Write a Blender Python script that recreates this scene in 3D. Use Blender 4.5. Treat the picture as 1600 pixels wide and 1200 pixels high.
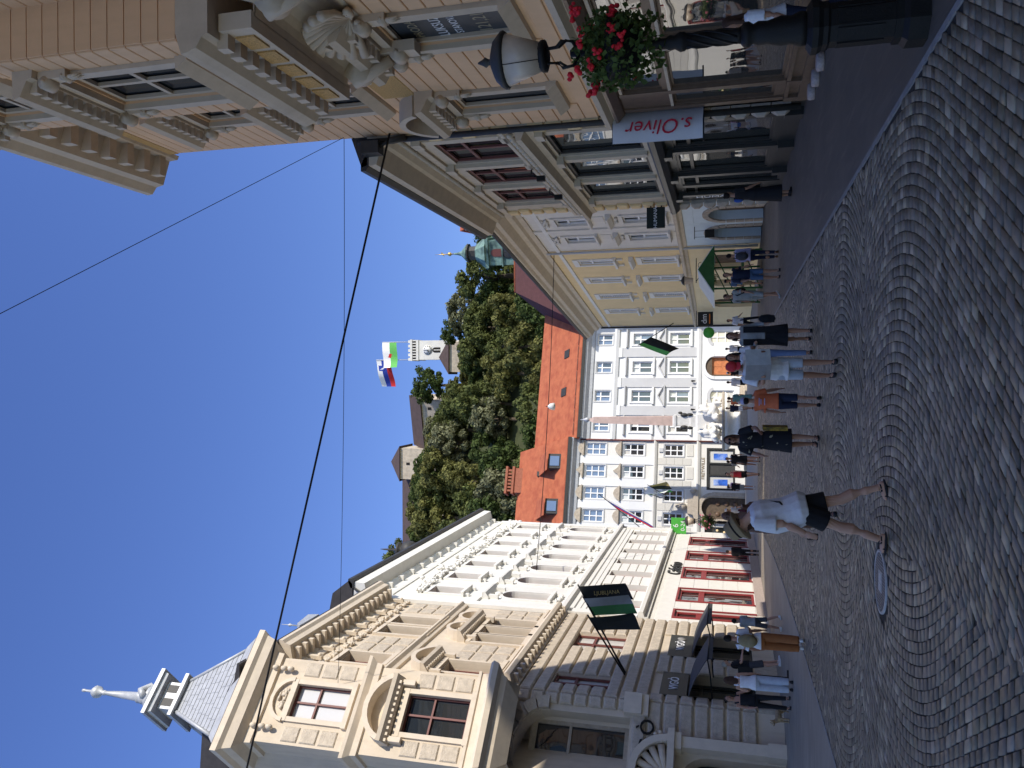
import bpy, bmesh, math, random
import numpy as np
from mathutils import Vector, Matrix, Euler, Quaternion
random.seed(7); RNG = np.random.default_rng(7)
PI = math.pi; R = math.radians
for o in list(bpy.data.objects): bpy.data.objects.remove(o, do_unlink=True)
SC = bpy.context.scene; COL = SC.collection

# ------------------------------------------------ camera, sky, sun, exposure
FPX = 1260.0; PITCH = math.atan(336.0/FPX); YAW = R(0.527); EYE = 1.65
cam_d = bpy.data.cameras.new('camera'); cam = bpy.data.objects.new('camera', cam_d); COL.objects.link(cam)
fwd = Vector((-math.sin(YAW)*math.cos(PITCH), math.cos(YAW)*math.cos(PITCH), math.sin(PITCH)))
rgt = Vector((math.cos(YAW), math.sin(YAW), 0)); upv = rgt.cross(fwd)
# the phone was held on its side: the picture's left edge is the sky
m3 = Matrix((-upv, rgt, -fwd)).transposed()
cam.matrix_world = Matrix.Translation((0, 0, EYE)) @ m3.to_4x4()
cam_d.sensor_fit = 'HORIZONTAL'; cam_d.sensor_width = 36.0; cam_d.lens = 36.0*FPX/1600.0
cam_d.clip_start = 0.1; cam_d.clip_end = 5000
SC.camera = cam
LDIR = Vector((-1.0, 0.57, -0.675)).normalized()         # direction the sunlight travels
SUN_EL = math.asin(-LDIR.z); SUN_AZ = math.atan2(-LDIR.x, -LDIR.y)   # azimuth from +Y towards +X
world = bpy.data.worlds.new('World'); SC.world = world; world.use_nodes = True
nt = world.node_tree; nt.nodes.clear()
sky = nt.nodes.new('ShaderNodeTexSky'); sky.sky_type = 'NISHITA'; sky.sun_disc = False
sky.sun_elevation = SUN_EL; sky.sun_rotation = SUN_AZ
sky.altitude = 300; sky.air_density = 1.15; sky.dust_density = 0.3; sky.ozone_density = 3.0
bg = nt.nodes.new('ShaderNodeBackground'); bg.inputs[1].default_value = 0.108
wo = nt.nodes.new('ShaderNodeOutputWorld')
hs_ = nt.nodes.new('ShaderNodeHueSaturation'); hs_.inputs['Saturation'].default_value = 1.18; hs_.inputs['Hue'].default_value = .521
nt.links.new(sky.outputs[0], hs_.inputs['Color']); nt.links.new(hs_.outputs[0], bg.inputs[0]); nt.links.new(bg.outputs[0], wo.inputs[0])
sd = bpy.data.lights.new('sun', 'SUN'); sd.energy = 2.55; sd.angle = R(0.5); sd.color = (1.0, 0.93, 0.82)
sun = bpy.data.objects.new('sun', sd); COL.objects.link(sun)
sun.rotation_euler = LDIR.to_track_quat('-Z', 'Y').to_euler(); sun.location = (40, -20, 60)
SC.view_settings.view_transform = 'Standard'; SC.view_settings.look = 'None'
SC.view_settings.exposure = 1.0; SC.view_settings.gamma = 1.0; SC.view_settings.use_curve_mapping = False

# ------------------------------------------------ materials
MATS = {}
def mat(name, col, rough=0.8, var=0.12, scale=3.0, bump=0.0, bscale=40.0, spec=0.3, metal=0.0, col2=None, island=0.0, stain=0.0, attr=None, sub=0.0):
    if name in MATS: return MATS[name]
    m = bpy.data.materials.new(name); m.use_nodes = True; n = m.node_tree; N = n.nodes; L = n.links
    b = N['Principled BSDF']; b.inputs['Roughness'].default_value = rough; b.inputs['Metallic'].default_value = metal
    b.inputs['Specular IOR Level'].default_value = spec
    c = tuple(col)+(1,)
    tc = N.new('ShaderNodeTexCoord')
    src = None
    if attr:
        at = N.new('ShaderNodeAttribute'); at.attribute_name = attr; src = at.outputs['Color']
    if var > 0:
        nz = N.new('ShaderNodeTexNoise'); nz.inputs['Scale'].default_value = scale; nz.inputs['Detail'].default_value = 6; nz.inputs['Roughness'].default_value = .65
        L.new(tc.outputs['Object'], nz.inputs['Vector'])
        mp = N.new('ShaderNodeMapRange'); mp.inputs['From Min'].default_value = .3; mp.inputs['From Max'].default_value = .7
        mp.inputs['To Min'].default_value = 1-var; mp.inputs['To Max'].default_value = 1+var
        L.new(nz.outputs[0], mp.inputs['Value'])
        mx = N.new('ShaderNodeMix'); mx.data_type = 'RGBA'; mx.blend_type = 'MULTIPLY'; mx.inputs['Factor'].default_value = 1
        if src: L.new(src, mx.inputs['A'])
        else: mx.inputs['A'].default_value = c
        cb = N.new('ShaderNodeCombineColor')
        for i in range(3): L.new(mp.outputs[0], cb.inputs[i])
        L.new(cb.outputs[0], mx.inputs['B']); src = mx.outputs['Result']
        if col2:
            mx2 = N.new('ShaderNodeMix'); mx2.data_type = 'RGBA'; mx2.inputs['B'].default_value = tuple(col2)+(1,)
            n2 = N.new('ShaderNodeTexNoise'); n2.inputs['Scale'].default_value = scale*.45; n2.inputs['Detail'].default_value = 8
            L.new(tc.outputs['Object'], n2.inputs['Vector'])
            m2 = N.new('ShaderNodeMapRange'); m2.inputs['From Min'].default_value = .45; m2.inputs['From Max'].default_value = .7
            L.new(n2.outputs[0], m2.inputs['Value']); L.new(m2.outputs[0], mx2.inputs['Factor'])
            L.new(src, mx2.inputs['A']); src = mx2.outputs['Result']
    if island > 0:
        g = N.new('ShaderNodeNewGeometry'); mp = N.new('ShaderNodeMapRange')
        mp.inputs['To Min'].default_value = 1-island; mp.inputs['To Max'].default_value = 1+island
        L.new(g.outputs['Random Per Island'], mp.inputs['Value'])
        mx = N.new('ShaderNodeMix'); mx.data_type = 'RGBA'; mx.blend_type = 'MULTIPLY'; mx.inputs['Factor'].default_value = 1
        if src: L.new(src, mx.inputs['A'])
        else: mx.inputs['A'].default_value = c
        cb = N.new('ShaderNodeCombineColor')
        for i in range(3): L.new(mp.outputs[0], cb.inputs[i])
        L.new(cb.outputs[0], mx.inputs['B']); src = mx.outputs['Result']
    if stain > 0:      # vertical rain streaks: weathering with a shape of its own
        mpn = N.new('ShaderNodeMapping'); mpn.inputs['Scale'].default_value = (2.2, 2.2, .18)
        L.new(tc.outputs['Object'], mpn.inputs['Vector'])
        n3 = N.new('ShaderNodeTexNoise'); n3.inputs['Scale'].default_value = 2.0; n3.inputs['Detail'].default_value = 7
        L.new(mpn.outputs[0], n3.inputs['Vector'])
        m3_ = N.new('ShaderNodeMapRange'); m3_.inputs['From Min'].default_value = .5; m3_.inputs['From Max'].default_value = .75
        m3_.inputs['To Max'].default_value = stain
        L.new(n3.outputs[0], m3_.inputs['Value'])
        mx = N.new('ShaderNodeMix'); mx.data_type = 'RGBA'; mx.inputs['B'].default_value = (c[0]*.45, c[1]*.43, c[2]*.4, 1)
        L.new(m3_.outputs[0], mx.inputs['Factor'])
        if src: L.new(src, mx.inputs['A'])
        else: mx.inputs['A'].default_value = c
        src = mx.outputs['Result']
    if src: L.new(src, b.inputs['Base Color'])
    else: b.inputs['Base Color'].default_value = c
    if bump > 0:
        nb = N.new('ShaderNodeTexNoise'); nb.inputs['Scale'].default_value = bscale; nb.inputs['Detail'].default_value = 5
        L.new(tc.outputs['Object'], nb.inputs['Vector'])
        bp = N.new('ShaderNodeBump'); bp.inputs['Strength'].default_value = bump; bp.inputs['Distance'].default_value = .03
        L.new(nb.outputs[0], bp.inputs['Height']); L.new(bp.outputs[0], b.inputs['Normal'])
    MATS[name] = m
    return m
def leafmat(name, col, island=.45):
    m = mat(name, col, .7, var=.25, scale=.35, island=island, spec=.15)
    n = m.node_tree; b = n.nodes['Principled BSDF']; out = [x for x in n.nodes if x.type == 'OUTPUT_MATERIAL'][0]
    tr = n.nodes.new('ShaderNodeBsdfTranslucent'); ms = n.nodes.new('ShaderNodeMixShader'); ms.inputs[0].default_value = .32
    l = b.inputs['Base Color'].links[0]; n.links.new(l.from_socket, tr.inputs[0])
    n.links.new(b.outputs[0], ms.inputs[1]); n.links.new(tr.outputs[0], ms.inputs[2]); n.links.new(ms.outputs[0], out.inputs[0])
    return m
def glassmat(name, col=(.02, .025, .03), rough=.02, spec=.7):
    m = mat(name, col, rough, var=0, spec=spec)
    n = m.node_tree; b = n.nodes['Principled BSDF']; b.inputs['IOR'].default_value = 2.3 if 'shop' in name else 1.8
    tc = n.nodes.new('ShaderNodeTexCoord'); nz = n.nodes.new('ShaderNodeTexNoise'); nz.inputs['Scale'].default_value = 1.1; nz.inputs['Detail'].default_value = 1
    bp = n.nodes.new('ShaderNodeBump'); bp.inputs['Strength'].default_value = .06; bp.inputs['Distance'].default_value = .12
    n.links.new(tc.outputs['Object'], nz.inputs['Vector']); n.links.new(nz.outputs[0], bp.inputs['Height']); n.links.new(bp.outputs[0], b.inputs['Normal'])
    return m
glassmat('glass'); glassmat('shop_glass', (.03, .032, .03), .015, .9)
glassmat('glass_curtain_reflection', (.58, .57, .53), .05, .6)  # curtained panes; on the yellow house the pale colour stands for reflections
glassmat('glass_sky', (.10, .14, .22), .03, .8)
mat('white_plaster', (.70, .68, .62), .85, .06, 1.2, .15, 60, stain=.12)
mat('white_trim', (.73, .71, .65), .8, .05, 3)
mat('beige_plaster', (.60, .51, .39), .85, .08, 1.5, .3, 50, stain=.2)
mat('beige_rough', (.52, .445, .345), .9, .18, 6, 1.0, 22)
mat('beige_trim', (.63, .54, .42), .8, .07, 3, stain=.15)
mat('peach_plaster', (.74, .47, .26), .85, .06, 1.2, .1, 60, stain=.1)
mat('peach_trim', (.56, .45, .32), .8, .08, 3, stain=.15)
mat('peach_mosaic', (.55, .33, .12), .85, .35, 40, .6, 60)
mat('cream_trim', (.58, .49, .36), .8, .08, 3, stain=.2)
mat('yellow_plaster', (.78, .59, .31), .85, .06, 1.0, .1, 60, stain=.12)
mat('yellow_band', (.82, .67, .39), .85, .05, 1.0)
mat('pale_blue', (.62, .70, .72), .85, .06, 1.0)
mat('grey_white', (.70, .66, .58), .85, .06, 1.5, stain=.15)
mat('far_white', (.70, .70, .68), .85, .04, .8)
mat('far_grey', (.50, .50, .49), .85, .05, .8)
mat('far_cream', (.68, .66, .60), .85, .04, .8)
mat('far_beige', (.58, .555, .49), .85, .05, .8)
mat('stone_grey', (.42, .36, .28), .85, .2, 5, .3, 30)
mat('granite', (.40, .33, .29), .6, .25, 25, .2, 60)
mat('dark_shopfront', (.035, .035, .033), .35, .1, 5)
mat('brown_wood', (.14, .088, .055), .4, .2, 6)
mat('maroon_frame', (.26, .035, .035), .45, .1, 5)
mat('brown_frame', (.16, .055, .045), .5, .1, 5)
mat('white_frame', (.80, .80, .78), .5, .04, 4)
mat('dark_metal', (.045, .043, .04), .55, .2, 5, spec=.3)
mat('black_iron', (.011, .0105, .010), .55, .25, 8, .15, 60, spec=.25)
mat('slate_roof', (.055, .05, .05), .7, .2, 4)
mat('zinc', (.42, .43, .44), .5, .15, 4, metal=.2)
mat('copper_green', (.17, .27, .23), .7, .35, 1.2, col2=(.035, .055, .055))
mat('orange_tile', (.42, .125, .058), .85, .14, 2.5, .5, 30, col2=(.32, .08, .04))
mat('maroon_shade_tile', (.085, .035, .034), .85, .15, 2.5, .5, 30)  # dark roof tile; behind the yellow house it is orange tile with shadow painted in
mat('castle_stone', (.50, .43, .34), .9, .3, .7, .4, 6)
mat('castle_white', (.72, .70, .64), .9, .1, .5)
mat('castle_roof', (.085, .06, .055), .8, .15, .6)
mat('interior_dark', (.02, .018, .016), .9, .2, 2)
mat('door_wood', (.50, .17, .06), .5, .25, 4)
mat('door_dark', (.12, .09, .065), .85, .3, 4, spec=.1)
mat('marble', (.80, .78, .72), .6, .1, 3, stain=.2)
mat('obelisk', (.62, .46, .38), .6, .15, 2)

# ------------------------------------------------ mesh builder
class MB:
    def __init__(s): s.v = []; s.f = []; s.sm = []
    def add(s, vs, fs, smooth=False):
        n = len(s.v); s.v += [tuple(p) for p in vs]
        s.f += [tuple(i+n for i in f) for f in fs]; s.sm += [smooth]*len(fs); return s
    def box(s, x0, x1, y0, y1, z0, z1):
        v = [(x0,y0,z0),(x1,y0,z0),(x1,y1,z0),(x0,y1,z0),(x0,y0,z1),(x1,y0,z1),(x1,y1,z1),(x0,y1,z1)]
        return s.add(v, [(0,3,2,1),(4,5,6,7),(0,1,5,4),(1,2,6,5),(2,3,7,6),(3,0,4,7)])
    def fb(s, s0, s1, z0, z1, d0, d1): return s.box(s0, s1, -d1, -d0, z0, z1)   # facade box, d is outward
    def quad(s, a, b, c, d): return s.add([a, b, c, d], [(0,1,2,3)])
    def cham(s, s0, s1, z0, z1, d0, d1, c):      # facade block with chamfered front edges
        v = [(s0,-d0,z0),(s1,-d0,z0),(s1,-d0,z1),(s0,-d0,z1)]
        v += [(s0,-d1+c,z0),(s1,-d1+c,z0),(s1,-d1+c,z1),(s0,-d1+c,z1)]
        v += [(s0+c,-d1,z0+c),(s1-c,-d1,z0+c),(s1-c,-d1,z1-c),(s0+c,-d1,z1-c)]
        f = [(8,9,10,11)]
        for a in range(4):
            b = (a+1) % 4; f += [(a,b,4+b,4+a),(4+a,4+b,8+b,8+a)]
        return s.add(v, f)
    def sweep(s, prof, s0, s1, caps=True):       # profile (d,z) run along s
        n = len(prof); v = [(s0,-d,z) for d, z in prof]+[(s1,-d,z) for d, z in prof]
        f = [(i,(i+1)%n,n+(i+1)%n,n+i) for i in range(n)]
        if caps: f += [tuple(range(n))[::-1], tuple(range(n,2*n))]
        return s.add(v, f)
    def prism(s, poly, y0, y1):                  # polygon in (x,z) pushed from y0 to y1
        n = len(poly); v = [(x,y0,z) for x, z in poly]+[(x,y1,z) for x, z in poly]
        f = [(i,(i+1)%n,n+(i+1)%n,n+i) for i in range(n)]+[tuple(range(n))[::-1], tuple(range(n,2*n))]
        return s.add(v, f)
    def hprism(s, poly, z0, z1):                 # polygon in (x,y) pushed from z0 to z1
        n = len(poly); v = [(x,y,z0) for x, y in poly]+[(x,y,z1) for x, y in poly]
        f = [(i,(i+1)%n,n+(i+1)%n,n+i) for i in range(n)]+[tuple(range(n))[::-1], tuple(range(n,2*n))]
        return s.add(v, f)
    def lathe(s, prof, c=(0,0,0), seg=12, smooth=True, M=None, sq=False):   # prof (r,z)
        v = []; f = []
        for r, z in prof:
            for k in range(seg):
                a = 2*PI*k/seg + (PI/seg if sq else 0); v.append((c[0]+r*math.cos(a), c[1]+r*math.sin(a), c[2]+z))
        for i in range(len(prof)-1):
            for k in range(seg):
                k2 = (k+1) % seg; f.append((i*seg+k, i*seg+k2, (i+1)*seg+k2, (i+1)*seg+k))
        f += [tuple(range(seg))[::-1], tuple((len(prof)-1)*seg+k for k in range(seg))]
        if M is not None: v = [tuple(M @ Vector(p)) for p in v]
        return s.add(v, f, smooth)
    def tube(s, pts, r, seg=8, smooth=True, r2=None):
        pts = [Vector(p) for p in pts]; v = []; f = []; n = len(pts); up = Vector((0,0,1))
        for i, p in enumerate(pts):
            t = (pts[min(i+1,n-1)]-pts[max(i-1,0)]).normalized()
            a = t.cross(up if abs(t.z) < .95 else Vector((1,0,0))).normalized(); b = t.cross(a)
            rr = (r if r2 is None else r+(r2-r)*i/(n-1)) if not isinstance(r, (list, tuple)) else r[i]
            for k in range(seg):
                w = 2*PI*k/seg; v.append(p+a*(rr*math.cos(w))+b*(rr*math.sin(w)))
        for i in range(n-1):
            for k in range(seg):
                k2 = (k+1) % seg; f.append((i*seg+k, i*seg+k2, (i+1)*seg+k2, (i+1)*seg+k))
        f += [tuple(range(seg))[::-1], tuple((n-1)*seg+k for k in range(seg))]
        return s.add(v, f, smooth)
    def ball(s, c, r, seg=8, rings=6, smooth=True, M=None):
        if not isinstance(r, (tuple, list)): r = (r, r, r)
        v = [(0,0,-1)]; f = []
        for i in range(1, rings):
            a = -PI/2+PI*i/rings
            for k in range(seg): v.append((math.cos(a)*math.cos(2*PI*k/seg), math.cos(a)*math.sin(2*PI*k/seg), math.sin(a)))
        v.append((0,0,1)); T = len(v)-1
        for k in range(seg):
            k2 = (k+1) % seg; f.append((0, 1+k2, 1+k)); f.append((T, T-seg+k, T-seg+k2))
        for i in range(rings-2):
            for k in range(seg):
                k2 = (k+1) % seg; f.append((1+i*seg+k, 1+i*seg+k2, 1+(i+1)*seg+k2, 1+(i+1)*seg+k))
        v = [Vector((x*r[0], y*r[1], z*r[2])) for x, y, z in v]
        if M is not None: v = [M @ p for p in v]
        return s.add([p+Vector(c) for p in v], f, smooth)
    def arc(s, cs, cz, r, a0, a1, w, d0, d1, n=10, rz=None):    # curved bar in the facade plane
        rz = rz or r; v = []; f = []
        for i in range(n+1):
            a = a0+(a1-a0)*i/n; ca, sa = math.cos(a), math.sin(a)
            for rr in (0, w):
                for d in (d0, d1): v.append((cs+(r+rr)*ca, -d, cz+(rz+rr)*sa))
        for i in range(n):
            b = i*4
            f += [(b,b+1,b+5,b+4),(b+2,b+6,b+7,b+3),(b+1,b+3,b+7,b+5),(b,b+4,b+6,b+2)]
        f += [(0,2,3,1),(n*4,n*4+1,n*4+3,n*4+2)]
        return s.add(v, f)
    def wall(s, s0, s1, z0, z1, holes=(), depth=.3, d=0.0):
        xs = sorted({s0, s1, *[h[0] for h in holes], *[h[1] for h in holes]}); zs = sorted({z0, z1, *[h[2] for h in holes], *[h[3] for h in holes]})
        xs = [x for x in xs if s0 <= x <= s1]; zs = [z for z in zs if z0 <= z <= z1]
        for i in range(len(xs)-1):
            for j in range(len(zs)-1):
                cx, cz = (xs[i]+xs[i+1])/2, (zs[j]+zs[j+1])/2
                if any(h[0] < cx < h[1] and h[2] < cz < h[3] for h in holes): continue
                s.quad((xs[i],-d,zs[j]),(xs[i+1],-d,zs[j]),(xs[i+1],-d,zs[j+1]),(xs[i],-d,zs[j+1]))
        for h in holes:
            a, b, c, e = h[:4]; r = h[4] if len(h) > 4 else 0; q = depth-d; zt = e-r
            s.quad((a,-d,c),(a,q,c),(a,q,zt),(a,-d,zt)); s.quad((b,-d,c),(b,-d,zt),(b,q,zt),(b,q,c)); s.quad((a,-d,c),(b,-d,c),(b,q,c),(a,q,c))
            if r <= 0: s.quad((a,-d,e),(a,q,e),(b,q,e),(b,-d,e))
            else:
                n = 12; pts = []
                for i in range(n+1):
                    t = PI-PI*i/n; pts.append(((a+b)/2+(b-a)/2*math.cos(t), zt+r*math.sin(t)))
                for i in range(n):
                    (x1,w1),(x2,w2) = pts[i], pts[i+1]
                    s.quad((x1,-d,w1),(x2,-d,w2),(x2,-d,e),(x1,-d,e)); s.quad((x1,-d,w1),(x1,q,w1),(x2,q,w2),(x2,-d,w2))
        return s
    def mesh(s, name, m=None):
        me = bpy.data.meshes.new(name); me.from_pydata(s.v, [], s.f)
        if any(s.sm): me.polygons.foreach_set('use_smooth', s.sm)
        if m: me.materials.append(MATS[m] if isinstance(m, str) else m)
        me.update(); return me
def tag(o, label=None, cat=None, group=None, kind=None):
    if label: o['label'] = label
    if cat: o['category'] = cat
    if group: o['group'] = group
    if kind: o['kind'] = kind
    return o
FR = None      # optional (s, depth, rz) of a turned face of the same building
def link(o, parent=None, loc=(0,0,0), rz=0.0):
    if FR and parent is not None and parent.type == 'EMPTY':
        c, q = math.cos(FR[2]), math.sin(FR[2]); loc = (FR[0]+loc[0]*c-loc[1]*q, FR[1]+loc[0]*q+loc[1]*c, loc[2]); rz += FR[2]
    COL.objects.link(o); o.location = loc
    if rz: o.rotation_euler = (0,0,rz)
    if parent: o.parent = parent
    return o
def thing(name, label, cat, loc=(0,0,0), rz=0.0, group=None):
    o = bpy.data.objects.new(name, None); o.empty_display_size = .2
    link(o, None, loc, rz); return tag(o, label, cat, group)
def part(name, mb, m=None, parent=None, loc=(0,0,0), rz=0.0, label=None, kind=None):
    me = mb if isinstance(mb, bpy.types.Mesh) else mb.mesh(name, m)
    o = bpy.data.objects.new(name, me); link(o, parent, loc, rz)
    return tag(o, label, None, None, kind)
def copy_tree(o, parent=None):
    c = o.copy(); COL.objects.link(c); c.parent = parent
    for ch in list(o.children): copy_tree(ch, c)
    return c
CACHE = {}
def cached(key, fn):
    if key not in CACHE: CACHE[key] = fn()
    return CACHE[key]
TMP = bpy.data.scenes.new('workshop')
def bake(o):
    """apply an object's modifiers without touching the main scene"""
    TMP.collection.objects.link(o); vl = TMP.view_layers[0]; vl.update(); dg = vl.depsgraph
    me = bpy.data.meshes.new_from_object(o.evaluated_get(dg)); bpy.data.objects.remove(o); return me
def text_mesh(txt, size, m, depth=.012, shear=0.0, spacing=1.0, sx=1.0):
    cu = bpy.data.curves.new('lettering', 'FONT'); cu.body = txt; cu.size = size; cu.extrude = depth; cu.shear = shear
    cu.align_x = 'CENTER'; cu.align_y = 'CENTER'; cu.space_character = spacing; cu.resolution_u = 3
    o = bpy.data.objects.new('lettering', cu); me = bake(o); me.materials.clear(); me.materials.append(MATS[m])
    # stand the lettering up: x along the facade, z up, facing outward (-y)
    me.transform(Matrix.Diagonal((sx,1,1,1))); me.transform(Matrix.Rotation(PI/2, 4, 'X')); return me

# ------------------------------------------------ windows
def frame_mesh(w, h, mull=1, trans=(.62,), t=.07, fm='white_frame', bars=None, bt=.045):
    def f():
        mb = MB(); dp = .07
        mb.fb(-w/2, -w/2+t, 0, h, 0, dp); mb.fb(w/2-t, w/2, 0, h, 0, dp); mb.fb(-w/2+t, w/2-t, 0, t, 0, dp); mb.fb(-w/2+t, w/2-t, h-t, h, 0, dp)
        for i in range(1, mull+1):
            x = -w/2+w*i/(mull+1); mb.fb(x-bt, x+bt, t, h-t, 0, dp*.9)
        for q in trans: mb.fb(-w/2+t, w/2-t, h*q-bt, h*q+bt, 0, dp*.85)
        return mb.mesh('window', fm)
    return cached(('fr',w,h,mull,trans,t,fm,bt), f)
def pane_mesh(w, h, gm='glass'):
    return cached(('pane',w,h,gm), lambda: MB().box(-w/2+.02, w/2-.02, .004, .016, .02, h-.02).mesh('pane', gm))
def window(parent, s, z, w, h, depth=.25, gm='glass', name='window', panes=None, **k):
    """window set back in its opening; s is its middle, z its sill"""
    o = part(name, frame_mesh(w, h, **k), None, parent, (s, depth, z))
    mull = k.get('mull', 1); tr = k.get('trans', (.62,))
    xs = [-w/2+w*i/(mull+1) for i in range(mull+2)]; zs = [0.0]+[h*q for q in tr]+[h]
    for i in range(len(xs)-1):
        for j in range(len(zs)-1):
            g = gm
            if panes: g = panes[(j*(len(xs)-1)+i) % len(panes)]
            pw, ph = xs[i+1]-xs[i], zs[j+1]-zs[j]
            part('pane', pane_mesh(round(pw,3), round(ph,3), g), None, o, ((xs[i]+xs[i+1])/2, .02, zs[j]))
    return o
def blocks(parent, name, m, s0, s1, z0, z1, h, joint, holes=(), length=None, d=.04, ch=.02, jit=0.0):
    """courses of blocks proud of the wall, cut round the openings; every block its own piece"""
    n = max(1, round((z1-z0)/h)); hh = (z1-z0)/n
    for j in range(n):
        a, b = z0+j*hh+joint/2, z0+(j+1)*hh-joint/2
        segs = [(s0, s1)]
        for H in holes:
            if H[2] < b-.03 and H[3] > a+.03:
                ns = []
                for p, q in segs:
                    if H[1] <= p or H[0] >= q: ns.append((p, q)); continue
                    if H[0] > p: ns.append((p, H[0]))
                    if H[1] < q: ns.append((H[1], q))
                segs = ns
        for p, q in segs:
            if length:
                L = q-p; k = max(1, round(L/length)); off = (.5*length if j % 2 else 0) if k > 1 else 0
                cuts = [p]+[x for x in [p+off+i*length for i in range(0 if off else 1, k+2)] if p+.2 < x < q-.2]+[q]
            else: cuts = [p, q]
            for i in range(len(cuts)-1):
                g = joint/2 if length else 0
                u, v = cuts[i]+(g if i else 0), cuts[i+1]-(g if i < len(cuts)-2 else 0)
                if v-u < .06: continue
                w = round(v-u, 3); hb = round(b-a, 3)
                me = cached((name, m, w, hb, d, ch), lambda: MB().cham(0, w, 0, hb, 0, d, min(ch, d*.9)).mesh(name, m))
                part(name, me, None, parent, (u, -random.random()*jit, a))
def volute(mb, s, d, z, r, w, sg=1):
    # scroll bracket: a rolled end seen from the side, with its eye
    M = Matrix.Translation((s, -d, z)) @ Matrix.Rotation(PI/2, 4, 'Y')
    mb.lathe([(r,-w/2),(r,w/2)], seg=14, M=M); mb.lathe([(r*.7,-w/2-.015),(r*.7,w/2+.015)], seg=12, M=M); mb.lathe([(r*.3,-w/2-.04),(r*.3,w/2+.04)], seg=10, M=M)
def ornament(mb, s, z, d, w, h, seed, n=14):
    r = random.Random(seed)
    for i in range(n):
        t = r.random()*2-1; u = r.random()*2-1
        mb.ball((s+t*w/2, -d-r.random()*.05, z+u*h/2), (w*.09+r.random()*w*.08, .05+r.random()*.05, h*.09+r.random()*h*.09), 6, 4)
    for sg in (-1, 1):
        for q in range(8):
            a = sg*(q/7*1.5*PI)+PI/2; rr = .18*(1-q/12)
            mb.ball((s+sg*w*.33+rr*w*math.cos(a), -d-.05, z-h*.1+rr*h*math.sin(a)), (.04+w*.03, .06, .04+w*.03), 5, 4)
# ------------------------------------------------ ground
def sheet(name, pts, z, m, thick=0.0):
    mb = MB()
    if thick: mb.hprism(pts, z-thick, z)
    else: mb.add([(x,y,z) for x, y in pts], [tuple(range(len(pts)))])
    o = part(name, mb, m); return tag(o, kind='structure')
mat('joint_sand', (.04, .034, .026), .95, .3, 8)
mat('cobble', (.11, .11, .11), .5, .12, 14, .06, 90, spec=.5, attr='tone')
def streaky(name, col, sx, sy):
    m = mat(name, col, .6, .18, .8, .15, 90, spec=.35, col2=(col[0]*.75, col[1]*.75, col[2]*.76))
    n = m.node_tree; b = n.nodes['Principled BSDF']; tc = n.nodes.new('ShaderNodeTexCoord'); mp = n.nodes.new('ShaderNodeMapping')
    mp.inputs['Scale'].default_value = (sx, sy, 1); nz = n.nodes.new('ShaderNodeTexNoise'); nz.inputs['Scale'].default_value = 1.6; nz.inputs['Detail'].default_value = 8
    n.links.new(tc.outputs['Object'], mp.inputs[0]); n.links.new(mp.outputs[0], nz.inputs['Vector'])
    r = n.nodes.new('ShaderNodeMapRange'); r.inputs['From Min'].default_value = .52; r.inputs['From Max'].default_value = .75; r.inputs['To Max'].default_value = .55
    n.links.new(nz.outputs[0], r.inputs['Value'])
    mx = n.nodes.new('ShaderNodeMix'); mx.data_type = 'RGBA'; mx.inputs['B'].default_value = (col[0]*1.7, col[1]*1.7, col[2]*1.7, 1)
    l = b.inputs['Base Color'].links[0]; n.links.new(l.from_socket, mx.inputs['A']); n.links.new(r.outputs[0], mx.inputs['Factor']); n.links.new(mx.outputs['Result'], b.inputs['Base Color'])
streaky('asphalt_stone', (.118, .097, .071), 4.5, .5)
streaky('pale_slab', (.26, .225, .17), .5, 4.5)
mat('plaza', (.23, .225, .21), .7, .2, 6, .2, 20)
mat('kerb_line', (.26, .25, .23), .8, .2, 6)
YE = 47.0
def xr_(y): return 2.75-.018*(y-5)-.0004*max(0,y-12)**2
def xl_(y): return -6.1-.0021*max(0, y-16)**2 if y < 30 else -6.1-.0021*196-.0588*1.6*(y-30)
ys = [-8, 0, 5, 8, 12, 16, 20, 24, 28, 32, 36, 40, 44, YE]
sheet('ground', [(-900,-400),(900,-400),(900,900),(-900,900)], -.08, 'plaza')
sheet('street_bed', [(xl_(y)-.1, y) for y in ys]+[(xr_(y)+.1, y) for y in ys[::-1]], -.012, 'joint_sand')
sheet('pavement_right', [(xr_(y)+.07, y) for y in ys]+[(9.3,YE),(9.3,28.9),(6.4,28.9),(6.4,-8)], 0.0, 'asphalt_stone', .07)
sheet('pavement_left', [(xl_(y)-.07, y) for y in ys[::-1]]+[(-14,-8),(-14,YE)], 0.0, 'pale_slab', .07)
sheet('square', [(-60,YE+.003),(60,YE+.003),(60,140),(-60,140)], -.006, 'plaza', .06)
for nm, fn, sg in (('kerb_strip_right', xr_, 1), ('kerb_strip_left', xl_, -1)):
    mb = MB()
    for i in range(len(ys)-1):
        a, b = ys[i], ys[i+1]
        mb.hprism([(fn(a),a),(fn(a)+sg*.065,a),(fn(b)+sg*.065,b),(fn(b),b)], -.05, .004)
    tag(part(nm, mb, 'kerb_line'), kind='structure')
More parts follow.
